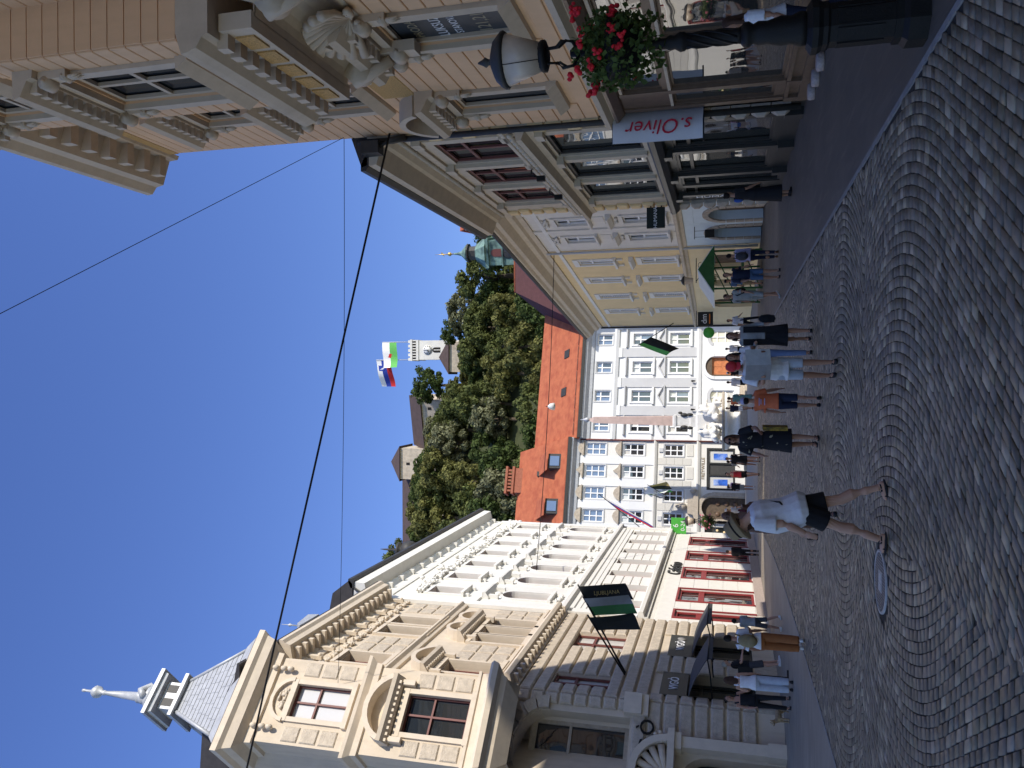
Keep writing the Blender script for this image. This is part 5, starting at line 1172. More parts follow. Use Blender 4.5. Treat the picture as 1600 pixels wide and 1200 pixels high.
for k in range(14):
    g = random.Random(k+70); a = g.random()*6.28; part('blossom', MB().ball((.36*math.cos(a),.36*math.sin(a),2.5+.5*g.random()), .05, 5, 4), 'pink_flower', wb)

# ------------------------------------------------ overhead wires
def wire(lab, a, b, r, sag):
    n = 24; a, b = Vector(a), Vector(b); pts = [a.lerp(b, i/n)-Vector((0,0,sag*4*(i/n)*(1-i/n))) for i in range(n+1)]
    tag(part('cable', MB().tube(pts, r, 5), 'black_iron'), lab, 'cable')
wire('thick black cable crossing the street from the grey shop to the turret side', (6.0,18.35,9.62), (-17.3,18.55,15.6), .028, .0)
wire('thin wire spanning from the drainpipe to the beige oriel', (6.0,18.45,10.9), (-9.85,23.55,13.75), .008, .08)
wire('thin wire rising from the drainpipe across the open sky', (6.0,18.42,10.85), (-10.2,-7.55,17.87), .007, .0)
wire('far cable with lamps strung between the yellow house and the white building', (6.75,44.0,10.95), (-10.2,41.0,11.3), .02, .15)
pl_ = thing('pendant_lamp', 'small pale lamp hanging on the far cable before the orange roof', 'lamp', (-1.6, 42.5, 10.98))
part('housing', MB().lathe([(.05,0),(.16,-.12),(.2,-.35),(.05,-.4)], seg=10), 'far_white', pl_); part('hanger', MB().tube([(0,0,0),(0,0,.12)], .02, 5), 'black_iron', pl_)
# ------------------------------------------------ flags of the left front and far side
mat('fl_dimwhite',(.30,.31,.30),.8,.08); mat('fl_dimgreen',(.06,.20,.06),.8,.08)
def hflag(name, lab, base, tip, fl, fw, strips, seed, txt=None, pr=.03, swing=(0.1,.15)):
    t = thing(name, lab, 'flag', base, 0); T = Vector(tip)-Vector(base); L = T.length; T.normalize()
    part('pole', MB().tube([(0,0,0), tuple(T*L)], pr, 6), 'black_iron', t)
    r = random.Random(seed); ph = r.random()*6; n = 12
    side = T.cross(Vector((0,0,1))).normalized()
    def P_(u, v): return T*(L-.08-v*fw)+Vector((swing[0]*u*fl, swing[1]*u*fl, -u*fl))+side*(.16*fw*math.sin(4*v+ph+2.5*u)*(.3+u))
    k = len(strips)
    for i, m in enumerate(strips):
        mb = MB(); v0, v1 = i/k, (i+1)/k
        for j in range(n):
            for w in range(4):
                a0, a1 = v0+(v1-v0)*w/4, v0+(v1-v0)*(w+1)/4; u0, u1 = j/n, (j+1)/n
                a, b, c, e = P_(u0,a0), P_(u1,a0), P_(u1,a1), P_(u0,a1); q = side*.006
                mb.add([a,b,c,e,a+q,b+q,c+q,e+q], [(0,1,2,3),(4,7,6,5)], True)
        part('cloth', mb, m, t)
    if txt:
        me = text_mesh(txt, fw*.3, 'fl_gold', .004)
        # letters run down the cloth
        o = part('lettering', me, None, t); X = (P_(.9,.45)-P_(.1,.45)).normalized(); Z = -(P_(.5,.9)-P_(.5,.1)).normalized(); Yv = Z.cross(X).normalized(); Z = X.cross(Yv)
        for off in (0,):
            M = Matrix((X, Yv, Z)).transposed().to_4x4(); M.translation = P_(.5,.5)-side*.10*0+Yv*-.09; o.matrix_local = M
hflag('shop_flag', 'black flag with gold lettering on the outermost pole of the beige front', (-10.1,27.4,5.0), (-7.35,28.1,6.75), 1.6, .62, ['fl_black'], 3, 'LJUBLJANA')
hflag('shop_flag', 'green and white flag with red corner on the middle pole of the beige front', (-10.1,27.5,5.0), (-7.65,27.7,6.5), 1.5, .66, ['fl_dimwhite','fl_dimgreen'], 4)
hflag('shop_flag', 'dark grey flag on the nearest pole of the beige front', (-10.1,27.3,5.0), (-8.05,26.9,6.2), 1.45, .55, ['fl_black'], 8)
hflag('striped_flag', 'red, blue and white flag drooping from the far end of the white building', (-10.0,54.0,7.3), (-8.0,54.6,10.1), 3.0, 1.5, ['fl_white','fl_blue','fl_red'], 12, swing=(-.55,.1))
hflag('dark_flag', 'black and green flag hanging from the end of the yellow house', (4.1,63.0,5.6), (2.4,62.6,8.3), 2.1, 1.1, ['fl_green','fl_black','fl_black'], 14, swing=(-.4,.1))
hflag('portal_flag', 'white and green flag over the dark portal of the cream palace', (-11.8,78.4,7.0), (-10.9,76.4,9.4), 2.0, 1.0, ['fl_white','fl_green'], 15)
hflag('portal_flag', 'gold and black flag over the dark portal of the cream palace', (-11.6,78.4,7.0), (-10.2,76.6,8.9), 1.7, .9, ['fl_gold','fl_black'], 16)
# ------------------------------------------------ market stall
mat('stall_green', (.03,.11,.03), .5, .2); mat('stall_cloth', (.62,.66,.60), .7, .08); mat('lime_crate', (.35,.5,.08), .6, .1)
st = thing('market_stall', 'green framed market stall with pale pitched canopy in front of the yellow house', 'stall', (5.0, 42.3, 0), R(-81))
part('canopy', MB().add([(-1.6,-1.2,2.25),(1.6,-1.2,2.25),(1.6,0,3.0),(-1.6,0,3.0),(1.6,1.2,2.25),(-1.6,1.2,2.25),(-1.6,-1.2,2.3),(1.6,-1.2,2.3),(1.6,0,3.06),(-1.6,0,3.06),(1.6,1.2,2.3),(-1.6,1.2,2.3)], [(0,3,2,1),(3,5,4,2),(6,7,8,9),(9,8,10,11),(0,1,7,6),(5,11,10,4),(0,6,9,3),(3,9,11,5),(1,2,8,7),(2,4,10,8)]), 'stall_cloth', st)
part('gable_panel', MB().add([(1.61,-1.2,2.25),(1.61,1.2,2.25),(1.61,0,3.02),(1.64,-1.2,2.25),(1.64,1.2,2.25),(1.64,0,3.02)], [(0,1,2),(3,5,4),(0,3,4,1),(1,4,5,2),(2,5,3,0)]), 'stall_green', st)
for sx in (-1,1):
    for sy in (-1,1): part('leg', MB().box(sx*1.45-.04,sx*1.45+.04,sy*.95-.04,sy*.95+.04,0,2.4), 'stall_green', st)
    part('brace', MB().tube([(sx*1.45,-.95,1.4),(sx*1.45,.95,2.3)], .03, 5), 'stall_green', st); part('brace', MB().tube([(sx*1.45,-.95,.1),(sx*1.45,.95,.9)], .03, 5), 'stall_green', st)
part('counter', MB().box(-1.5,1.5,-.9,.9,.85,.95), 'stall_green', st); part('counter_front', MB().box(-1.45,1.45,-.93,-.9,.3,.85), 'stall_green', st)
for k in range(4): tag(part('produce_crate', MB().box(-.3,.3,-.25,.25,0,.04).box(-.3,.3,-.25,-.22,.04,.2).box(-.3,.3,.22,.25,.04,.2).box(-.3,-.27,-.22,.22,.04,.2).box(.27,.3,-.22,.22,.04,.2), 'lime_crate', None, (5.0+(k-1.5)*.1, 42.3+(k-1.5)*.68, .955), R(-81)), f'small lime crate on the green market stall, {["nearest","second nearest","third nearest","farthest"][3-k if 0 else k]} in its row', 'crate', 'crates on the stall')
# ------------------------------------------------ planters beside the peach shop, small clutter
for k, (x, y) in enumerate(((5.55,16.75),(5.55,16.0),(5.55,15.2))):
    tag(part('stone_bollard', MB().lathe([(.16,0),(.17,.02),(.17,.1),(.14,.13)], seg=10), 'granite', None, (x,y,0)), f'low round stone stop on the right pavement, {["farthest","middle","nearest"][k]} of three', 'bollard', 'stone stops by the peach shop')
bs = thing('menu_stand', 'thin black stand with tilted board by the beige shop door', 'stand', (-8.4, 23.6, 0), R(20))
part('post', MB().box(-.02,.02,-.02,.02,0,1.1), 'black_iron', bs); part('foot', MB().box(-.2,.2,-.15,.15,0,.03), 'black_iron', bs); part('board', MB().box(-.18,.18,-.03,.03,.95,1.35), 'black_sign', bs)
# ------------------------------------------------ people
def cloth(name, c, var=.12): mat(name, c, .85, var, 9, .25, 14); return name
SKIN = {'fair':(.50,.29,.20),'tan':(.36,.19,.12),'brown':(.14,.07,.045),'olive':(.33,.18,.11)}
for k, c in SKIN.items(): mat('skin_'+k, c, .55, .08, 6, spec=.35)
for k, c in dict(h_brown=(.06,.03,.018),h_dark=(.018,.013,.011),h_grey=(.42,.41,.39),h_blond=(.25,.16,.07),c_white=(.68,.68,.70),c_offwhite=(.55,.54,.50),c_black=(.012,.012,.014),c_navy=(.015,.02,.045),c_denim=(.07,.12,.22),c_lightjean=(.42,.46,.52),c_bluejean=(.16,.22,.36),c_grey=(.28,.29,.28),c_darkgrey=(.06,.06,.065),c_orange=(.60,.15,.06),c_rust=(.28,.10,.03),c_khaki=(.26,.21,.11),c_lilac=(.40,.38,.55),c_maroon=(.10,.02,.025),c_olive=(.30,.32,.06),c_pink=(.62,.30,.45),c_red=(.55,.04,.05),c_teal=(.15,.30,.28),c_blue=(.04,.10,.35),c_tan=(.30,.22,.12),c_shoe=(.02,.02,.022),c_whiteshoe=(.6,.6,.58),c_paper=(.38,.38,.36),c_brownbag=(.12,.06,.03)).items(): cloth(k, c)
def floral():
    m = mat('c_floral', (.014,.014,.018), .85, .1, 5); n = m.node_tree; b = n.nodes['Principled BSDF']; tc = n.nodes.new('ShaderNodeTexCoord')
    v = n.nodes.new('ShaderNodeTexVoronoi'); v.inputs['Scale'].default_value = 9; r = n.nodes.new('ShaderNodeMapRange'); r.inputs['From Min'].default_value = .22; r.inputs['From Max'].default_value = .14
    nz = n.nodes.new('ShaderNodeTexNoise'); nz.inputs['Scale'].default_value = 7; mx = n.nodes.new('ShaderNodeMix'); mx.data_type = 'RGBA'; mx.inputs['B'].default_value = (.38,.34,.22,1)
    ad = n.nodes.new('ShaderNodeMixRGB'); ad.inputs[0].default_value = .18
    n.links.new(tc.outputs['Object'], ad.inputs[1]); n.links.new(tc.outputs['Object'], nz.inputs['Vector']); n.links.new(nz.outputs['Color'], ad.inputs[2]); n.links.new(ad.outputs[0], v.inputs['Vector'])
    n.links.new(v.outputs['Distance'], r.inputs['Value']); n.links.new(r.outputs[0], mx.inputs['Factor']); l = b.inputs['Base Color'].links[0]; n.links.new(l.from_socket, mx.inputs['A']); n.links.new(mx.outputs['Result'], b.inputs['Base Color'])
floral()
mat('c_yellowprint', (.30,.20,.03), .8, .6, 20, col2=(.05,.04,.02))
def loft(mb, rings, seg=14):
    """rings: (centre, right vector, forward vector) with their lengths as radii"""
    v = []; f = []
    for c, a, b in rings:
        for k in range(seg):
            t = 2*PI*k/seg; v.append(c+a*math.cos(t)+b*math.sin(t))
    n = len(rings)
    for i in range(n-1):
        for k in range(seg):
            k2 = (k+1) % seg; f.append((i*seg+k,i*seg+k2,(i+1)*seg+k2,(i+1)*seg+k))
    f += [tuple(range(seg))[::-1], tuple((n-1)*seg+k for k in range(seg))]
    mb.add(v, f, True)
def fuse(mb, vox, m, name, parent, sm=4, label=None):
    o = part(name, mb, m); rm = o.modifiers.new('r','REMESH'); rm.mode = 'VOXEL'; rm.voxel_size = vox
    s_ = o.modifiers.new('s','SMOOTH'); s_.iterations = sm; s_.factor = .5
    COL.objects.unlink(o); me = bake(o)
    me.polygons.foreach_set('use_smooth', [True]*len(me.polygons)); me.materials.clear(); me.materials.append(MATS[m]); me.name = name
    return part(name, me, None, parent, label=label)
def rotx(v, a): return Vector((v.x, v.y*math.cos(a)-v.z*math.sin(a), v.y*math.sin(a)+v.z*math.cos(a)))
def tubep(mb, pts, rs, seg=10): mb.tube(pts, list(rs), seg)
def person(label, loc, face, h=1.72, skin='fair', hair='h_brown', hairstyle='short', legs=((8,4),(-8,10)), arms=((5,6,15),(-5,6,15)), lean=2, headpitch=0, headturn=0,
           top=('c_white','short'), bottom=('c_navy','shorts'), shoes='c_shoe', vox=.014, female=False, hat=None, extra=None, fingers=False, sit=False, group=None, sandals=False, bulk=0.0):
    t = thing('person', label, 'person', (loc[0], loc[1], 0), face, group); k = h/1.75
    lean_ = R(lean); pel = Vector((0,0,.93))
    def up(v): return pel+rotx(v-pel, -lean_)          # lean the upper body forward (+y)
    XV = Vector((1,0,0)); FW = rotx(Vector((0,1,0)), -lean_)
    sw = .185 if not female else .165; hipw = .165 if not female else .178; gap = .095
    L = {}
    for i, sx in ((0,-1),(1,1)):
        a, kn = R(legs[i][0]), R(legs[i][1]); hip = Vector((sx*gap,0,.90)); thigh = rotx(Vector((0,0,-.42)), a); knee = hip+thigh; shin = rotx(Vector((0,0,-.41)), a-kn); ank = knee+shin
        fa = min(0, a-kn)*.6 if (a-kn) < 0 else 0
        L[i] = (hip, knee, ank, fa)
    low = min(L[0][2].z, L[1][2].z); dz = .085-low
    if sit: dz = .085-min(L[0][2].z, L[1][2].z)
    off = Vector((0,0,dz))
    A = {}
    for i, sx in ((0,-1),(1,1)):
        f_, o_, e_ = [R(q) for q in arms[i][:3]]; ins = R(arms[i][3]) if len(arms[i]) > 3 else 0
        sh = up(Vector((sx*sw,0,1.42))); d = Vector((sx*math.sin(o_), math.sin(f_)*math.cos(o_), -math.cos(f_)*math.cos(o_))); el = sh+d*.29
        f2 = f_+e_; d2 = Vector((sx*math.sin(o_)*.6-sx*math.sin(ins), math.sin(f2), -math.cos(f2))).normalized(); wr = el+d2*.245
        A[i] = (sh, el, wr, d2)
    neck = up(Vector((0,.0,1.47))); hp = R(headpitch); hd = rotx(Vector((0,0,1)), -lean_-hp); hf = rotx(Vector((0,1,0)), -lean_-hp)
    ht = Matrix.Rotation(R(headturn), 3, hd); hf = ht @ hf; hr = hf.cross(hd)
    hc = neck+hd*.165+hf*.015
    MT = Matrix((hr, hf, hd)).transposed()
    def S_(p): return (Vector(p)+off)*k
    def tor(z, rx, ry, dy=0, g=0): c = up(Vector((0,dy,z))); return (S_(c), XV*((rx+g)*k), FW*((ry+g)*k))
    TR = [(.84,hipw*.8,.10,0),(.92,hipw,.122,-.01),(1.02,hipw*.9,.11,0),(1.10,.14 if not female else .128,.10,.005),(1.22,.155 if not female else .14,.112,.012),(1.33,.178 if not female else .155,.115,.01),(1.41,.165 if not female else .145,.095,0),(1.46,.10,.07,0)]
    TR = [(z, rx*(1+.35*bulk), ry*(1+bulk*(1.0 if 1.0 < z < 1.3 else .6)), dy+bulk*.05*(1.0 < z < 1.3)) for z, rx, ry, dy in TR]; lb = 1+.3*bulk
    # body
    b = MB()
    loft(b, [tor(*q[:3], q[3], -.008) for q in TR])
    tubep(b, [S_(neck-hd*.05), S_(neck+hd*.02), S_(neck+hd*.09+hf*.012)], [.07*k,.055*k,.052*k])
    b.ball(S_(hc+hd*.02), (.073*k,.092*k,.098*k), 14, 10, M=MT.to_4x4()); b.ball(S_(hc-hd*.055+hf*.025), (.056*k,.062*k,.066*k), 12, 8, M=MT.to_4x4())
    b.ball(S_(hc+hf*.098-hd*.012), (.012*k,.02*k,.022*k), 6, 5, M=MT.to_4x4())
    for sx in (-1,1): b.ball(S_(hc+hr*(sx*.074)-hd*.005), (.012*k,.02*k,.03*k), 6, 5, M=MT.to_4x4())
    for i, sx in ((0,-1),(1,1)):
        sh, el, wr, d2 = A[i]; m1 = sh.lerp(el,.45)
        tubep(b, [S_(sh+Vector((-sx*.02,0,.005))), S_(m1), S_(el), S_(el.lerp(wr,.3)), S_(wr)], [q*k*lb for q in (.055,.046,.038,.042,.027)])
        side = d2.cross(Vector((0,1,0)));  side = side.normalized() if side.length > .1 else Vector((0,0,1))
        side = Vector((-sx,0,0)); side = (side-d2*side.dot(d2)).normalized(); pal = wr+d2*.045; kn_ = d2.cross(side).normalized()
        Mh = Matrix((kn_, side, d2)).transposed().to_4x4()
        b.ball(S_(pal), (.036*k,.016*k,.05*k), 10, 6, M=Mh)
        if fingers:
            curl = .6
            for j, ln in enumerate((.068,.078,.072,.056)):
                base = pal+d2*.04+kn_*((j-1.5)*.019); m_ = base+d2*(ln*.5)+side*(ln*.12); e_ = m_+d2*(ln*.42)+side*(ln*.35*curl)
                tubep(b, [S_(pal+kn_*((j-1.5)*.014)), S_(base), S_(m_), S_(e_)], [.009*k,.0088*k,.008*k,.0065*k], 7)
            th0 = pal-d2*.02-kn_*.03*(1 if sx > 0 else 1)
            tubep(b, [S_(pal-d2*.02), S_(th0-kn_*.008+d2*.015), S_(th0-kn_*.014+d2*.045+side*.01)], [.012*k,.010*k,.0075*k], 7)
        else: b.ball(S_(pal+d2*.06+side*.008), (.033*k,.015*k,.045*k), 8, 6, M=Mh)
        hip, knee, ank, fa = L[i]; q = knee-hip; s_ = ank-knee
        calf = rotx(Vector((0,-.022,0)), 0)
        tubep(b, [S_(hip+Vector((0,0,.02))), S_(hip+q*.4), S_(knee), S_(knee+s_*.3+calf), S_(knee+s_*.65+calf*.4), S_(ank)], [q*k*lb for q in (.088,.072,.052,.056,.042,.034)])
        ft = rotx(Vector((0,1,0)), fa); fz = rotx(Vector((0,0,1)), fa); Mf = Matrix((XV, ft, fz)).transposed().to_4x4()
        b.ball(S_(ank+ft*.055-fz*.045), (.04*k,.115*k,.036*k), 10, 7, M=Mf); b.ball(S_(ank-ft*.02-fz*.04), (.034*k,.05*k,.042*k), 8, 6, M=Mf)
    fuse(b, vox, 'skin_'+skin, 'body', t, 3)
    # clothes
    tm, ts = top[0], top[1]; gl = .014+(.012 if len(top) > 2 else 0)
    if tm:
        c = MB(); z0 = top[2] if len(top) > 2 and isinstance(top[2], (int, float)) else .90
        rows = [q for q in TR if q[0] >= z0-.001 and q[0] < (1.40 if ts == 'tank' else 2)]
        if not rows or rows[0][0] > z0+.02: rows = [(z0, hipw*1.02, .125, 0)]+rows
        loft(c, [tor(*q[:3], q[3], gl+.01*(q[0] < 1.15)) for q in rows])
        if ts != 'tank':
            for i, sx in ((0,-1),(1,1)):
                sh, el, wr, d2 = A[i]
                if ts == 'short': tubep(c, [S_(sh+Vector((-sx*.05,0,.01))), S_(sh+Vector((0,0,.004))), S_(sh.lerp(el,.78))], [.07*k*lb,.072*k*lb,.076*k*lb])
                else: tubep(c, [S_(sh+Vector((-sx*.05,0,.01))), S_(sh), S_(el), S_(el.lerp(wr,.9))], [.07*k,.066*k,.052*k,.042*k])
        else:
            for sx in (-1,1): tubep(c, [S_(up(Vector((sx*.09,.09,1.36)))), S_(up(Vector((sx*.10,.02,1.475)))), S_(up(Vector((sx*.09,-.09,1.36))))], [.024*k]*3)
        fuse(c, max(vox,.011), tm, 'shirt', t, 3)
    bm_, bs = bottom[0], bottom[1]
    if bs in ('shorts','trousers','wide','bermuda'):
        c = MB(); loft(c, [tor(*q[:3], q[3], .010) for q in TR[:4]])
        for i in (0,1):
            hip, knee, ank, fa = L[i]; q = knee-hip; s_ = ank-knee
            if bs == 'shorts': tubep(c, [S_(hip+Vector((0,0,.03))), S_(hip+q*.35), S_(hip+q*.62)], [.098*k*lb,.10*k*lb,.105*k*lb])
            elif bs == 'bermuda': tubep(c, [S_(hip+Vector((0,0,.03))), S_(hip+q*.4), S_(hip+q*.95)], [.098*k,.092*k,.084*k])
            elif bs == 'trousers': tubep(c, [S_(hip+Vector((0,0,.03))), S_(hip+q*.4), S_(knee), S_(knee+s_*.4), S_(knee+s_*.93)], [.098*k,.085*k,.066*k,.064*k,.058*k])
            else: tubep(c, [S_(hip+Vector((0,0,.03))), S_(hip+q*.4), S_(knee), S_(knee+s_*.5), S_(knee+s_*.95)], [.10*k,.10*k,.098*k,.10*k,.09*k])
        fuse(c, max(vox,.011), bm_, 'trousers' if bs in ('trousers','wide') else 'shorts', t, 3)
    elif bs in ('skirt','dress','longdress'):
        zb = {'skirt':.55,'dress':.48,'longdress':.24}[bs]; zt_ = 1.06 if bs == 'skirt' else 1.40
        mx_ = (L[0][1]+L[1][1])*.5-Vector((0,0,.49)); mid = [(z, q) for z, q in ((zb,1.25),(zb+(.9-zb)*.5,1.12),(.92,1.0))]
        c = MB(); rings = []
        spread = max(abs(L[0][1].y-L[1][1].y), abs(L[0][2].y-L[1][2].y) if bs == 'longdress' else 0)*.5
        for z, q in mid: rings.append((S_(Vector((0,mx_.y*(.92-z)/.45,z))), XV*((hipw+.02)*q*k), Vector((0,1,0))*((.125+.02+spread*max(0,(.9-z)/.45))*k)))
        rings += [tor(*q[:3], q[3], .013) for q in TR if .95 < q[0] <= zt_]
        loft(c, rings); fuse(c, max(vox,.011), bm_, 'skirt' if bs == 'skirt' else 'dress', t, 3)
    # shoes
    for i in (0,1):
        hip, knee, ank, fa = L[i]; ft = rotx(Vector((0,1,0)), fa); fz = rotx(Vector((0,0,1)), fa); Mf = Matrix((XV, ft, fz)).transposed().to_4x4()
        c = MB()
        if sandals:
            for q in range(3): pass
            c.ball(S_(ank+ft*.055-fz*.068), (.054*k,.15*k,.02*k), 12, 6, M=Mf)
            c.tube([S_(ank+ft*.10-fz*.07+XV*(.045*u)+fz*(.045*(1-u*u))) for u in (-1,-.5,0,.5,1)], .009*k, 6)
            c.tube([S_(ank+ft*.02-fz*.02+XV*(.042*u)+ft*(.03*(1-u*u))) for u in (-1,-.5,0,.5,1)], .009*k, 6); c.tube([S_(ank-fz*.07+XV*(.045*u)-ft*(.05*(1-u*u))+fz*.05) for u in (-1,-.5,0,.5,1)], .008*k, 6)
            c.tube([S_(ank+ft*.10-fz*.03), S_(ank+ft*.045-fz*.005)], .008*k, 6)
            part('sandal', c, shoes, t)
        else:
            c.ball(S_(ank+ft*.06-fz*.05), (.047*k,.13*k,.034*k), 10, 6, M=Mf); c.ball(S_(ank-ft*.01-fz*.035), (.044*k,.062*k,.05*k), 9, 6, M=Mf); c.ball(S_(ank+ft*.05-fz*.073), (.05*k,.135*k,.012*k), 10, 5, M=Mf)
            fuse(c, max(vox*.8,.01), shoes, 'shoe', t, 1)
    # hair
    if hair and hairstyle != 'bald':
        c = MB(); c.ball(S_(hc+hd*.035-hf*.018), (.083*k,.096*k,.096*k), 14, 10, M=MT.to_4x4())
        if hairstyle == 'long':
            c.ball(S_(hc-hf*.05-hd*.06), (.085*k,.06*k,.13*k), 12, 8, M=MT.to_4x4()); c.ball(S_(hc-hf*.075-hd*.17), (.08*k,.045*k,.14*k), 12, 8, M=MT.to_4x4())
            for sx in (-1,1): tubep(c, [S_(hc+hr*(sx*.06)+hd*.06), S_(hc+hr*(sx*.082)-hd*.04), S_(hc+hr*(sx*.085)-hd*.17+hf*.03), S_(hc+hr*(sx*.08)-hd*.26+hf*.04)], [.03*k,.032*k,.03*k,.014*k])
        elif hairstyle == 'bun': c.ball(S_(hc+hd*.09-hf*.09), .045*k, 8, 6)
        # keep the face clear
        hob = fuse(c, max(vox*.8,.009), hair, 'hair', t, 2)
        me = hob.data; bm = bmesh.new(); bm.from_mesh(me); dele = []
        for v in bm.verts:
            p = v.co-S_(hc); x, y, z = p.dot(hr)/k, p.dot(hf)/k, p.dot(hd)/k
            if y > .055 and abs(x) < .068 and z < .062: dele.append(v)
        bmesh.ops.delete(bm, geom=dele, context='VERTS'); bm.to_mesh(me); bm.free()
    if vox < .017:
        for sx in (-1,1): part('eye', MB().ball(S_(hc+hr*(sx*.03)+hf*.088+hd*.012), (.011*k,.006*k,.006*k), 6, 5, M=MT.to_4x4()), 'h_dark', t); part('eyebrow', MB().ball(S_(hc+hr*(sx*.031)+hf*.09+hd*.034), (.02*k,.006*k,.005*k), 6, 4, M=MT.to_4x4()), hair or 'h_dark', t)
        part('mouth', MB().ball(S_(hc+hf*.088-hd*.058), (.024*k,.006*k,.006*k), 8, 4, M=MT.to_4x4()), 'c_maroon', t)
    if hat:
        hm, hk = hat; c = MB(); MM = Matrix.Translation(S_(hc+hd*.055)) @ MT.to_4x4()
        if hk == 'bucket': c.lathe([(.165*k,-.075*k),(.17*k,-.07*k),(.108*k,-.005),(.104*k,.06*k),(.09*k,.10*k),(.04*k,.118*k),(.005*k,.12*k)], seg=20, M=MM @ Matrix.Diagonal((.95,1.1,1,1)))
        elif hk == 'cap':
            c.lathe([(.094*k,-.01*k),(.094*k,.03*k),(.075*k,.075*k),(.03*k,.095*k),(.004*k,.097*k)], seg=18, M=MM @ Matrix.Diagonal((.93,1.1,1,1))); c.ball(S_(hc+hd*.045+hf*.125), (.07*k,.075*k,.01*k), 12, 5, M=MT.to_4x4())
        elif hk == 'straw': c.lathe([(.20*k,-.01*k),(.20*k,.0),(.098*k,.01*k),(.09*k,.08*k),(.07*k,.095*k),(.005*k,.098*k)], seg=20, M=MM)
        part('hat', c, hm, t)
        if hk == 'bucket': part('hat_band', MB().lathe([(.106*k,-.004*k),(.112*k,.0),(.110*k,.018*k),(.1*k,.02*k)], seg=20, M=MM @ Matrix.Diagonal((.95,1.1,1,1))), 'h_dark', t)
    if extra: extra(t, k, S_, up, A, L, hc, hr, hf, hd)
    return t
def bag_thing(name, label, cat, t, mb, m):
    """something carried: a thing of its own, placed where its bearer stands"""
    o = thing(name, label, cat, tuple(t.location), t.rotation_euler[2]); part('bag' if 'bag' in name or 'pack' in name else 'sheet', mb, m, o); return o
N = PI    # facing the camera
# -- the man in the hat, walking to the left across the street
def ex_hat(t, k, S_, up, A, L, hc, hr, hf, hd):
    part('strap', MB().tube([S_(up(Vector((.13,-.10,1.40)))), S_(up(Vector((.09,.0,1.50)))), S_(up(Vector((.0,.145,1.30)))), S_(up(Vector((-.13,.13,1.10)))), S_(up(Vector((-.20,.02,1.0)))), S_(up(Vector((-.08,-.155,1.12)))), S_(up(Vector((.08,-.14,1.32)))), S_(up(Vector((.13,-.10,1.40))))], .011, 6), 'c_black', t)
    sh, el, wr, d2 = A[0]; ph = thing('phone', 'smartphone held low by the man in the tan hat', 'phone', tuple(t.location), t.rotation_euler[2])
    p = S_(wr+d2*.085+Vector((.02,.0,0))); part('case', MB().box(p.x-.006,p.x+.006,p.y-.02,p.y+.05,p.z-.06,p.z+.05), 'c_black', ph)
    part('beard', MB().ball(S_(hc+hf*.055-hd*.085), (.05,.045,.045), 10, 7), 'h_brown', t)
person('man in tan bucket hat, white T-shirt and black shorts striding left', (-1.45,9.3), PI/2-R(14), 1.71, 'fair','h_brown','short', legs=((22,5),(-13,9)), arms=((-4,6,26),(16,8,25)), lean=13, headpitch=26, headturn=6, bulk=.55, top=('c_white','short',.84), bottom=('c_black','shorts'), vox=.008, hat=('c_tan','bucket'), fingers=True, sandals=True, extra=ex_hat)
person('bare-armed dark-skinned man in brown vest just behind the hat wearer', (-2.28,13.6), N+R(10), 1.74, 'brown','h_dark','bald', legs=((12,5),(-10,12)), arms=((-14,8,18),(10,6,20)), top=('c_maroon','tank'), bottom=('c_darkgrey','shorts'), vox=.012, fingers=True)
def ex_dress(t, k, S_, up, A, L, hc, hr, hf, hd):
    p = S_(A[0][2]); bag_thing('patterned_bag', 'yellow patterned cloth bag on the arm of the floral dress wearer', 'bag', t, MB().box(p.x-.10,p.x-.03,p.y-.13,p.y+.08,p.z-.5,p.z-.06), 'c_yellowprint')
    part('sunglasses', MB().ball(S_(hc+hr*.032+hf*.094+hd*.012),(.026,.01,.02),8,5).ball(S_(hc-hr*.032+hf*.094+hd*.012),(.026,.01,.02),8,5), 'c_black', t)
person('long-haired woman in black floral dress and sandals walking towards the viewer', (-1.22,16.1), N-R(8), 1.70, 'tan','h_brown','long', legs=((10,4),(-8,8)), arms=((18,22,55,20),(10,20,45,15)), top=('c_floral','short',1.0), bottom=('c_floral','dress'), shoes='c_shoe', vox=.011, female=True, sandals=True, fingers=True, extra=ex_dress)
def ex_kid(t, k, S_, up, A, L, hc, hr, hf, hd):
    [part('shirt_print', MB().box(-w_*k,w_*k,-.158*k,-.140*k,z_*k,(z_+.018)*k), 'c_lilac', t) for w_, z_ in ((.09,1.36),(.06,1.32),(.08,1.24))]
person('boy in orange T-shirt, navy shorts and pale cap seen from behind', (-.46,15.6), R(-4), 1.38, 'tan','h_dark','short', legs=((8,4),(-6,14)), arms=((-6,10,10),(6,12,14)), top=('c_orange','short',.90), bottom=('c_navy','bermuda'), vox=.010, hat=('c_lilac','cap'), extra=ex_kid)
def ex_old(t, k, S_, up, A, L, hc, hr, hf, hd):
    p = (A[0][2]+A[1][2])*.5; p = S_(p)
    mp_ = thing('map_sheet', 'large grey folded map held open by the man in the red cap', 'map', tuple(t.location), t.rotation_euler[2])
    for sx in (-1,1): part('sheet', MB().add([(p.x,p.y+.06,p.z-.12),(p.x+sx*.24,p.y+.10,p.z-.10),(p.x+sx*.24,p.y+.06,p.z+.27),(p.x,p.y+.0,p.z+.25),(p.x,p.y+.066,p.z-.12),(p.x+sx*.24,p.y+.106,p.z-.10),(p.x+sx*.24,p.y+.066,p.z+.27),(p.x,p.y+.006,p.z+.25)], [(0,1,2,3),(4,7,6,5),(0,4,5,1),(2,6,7,3)]), 'c_paper', mp_)
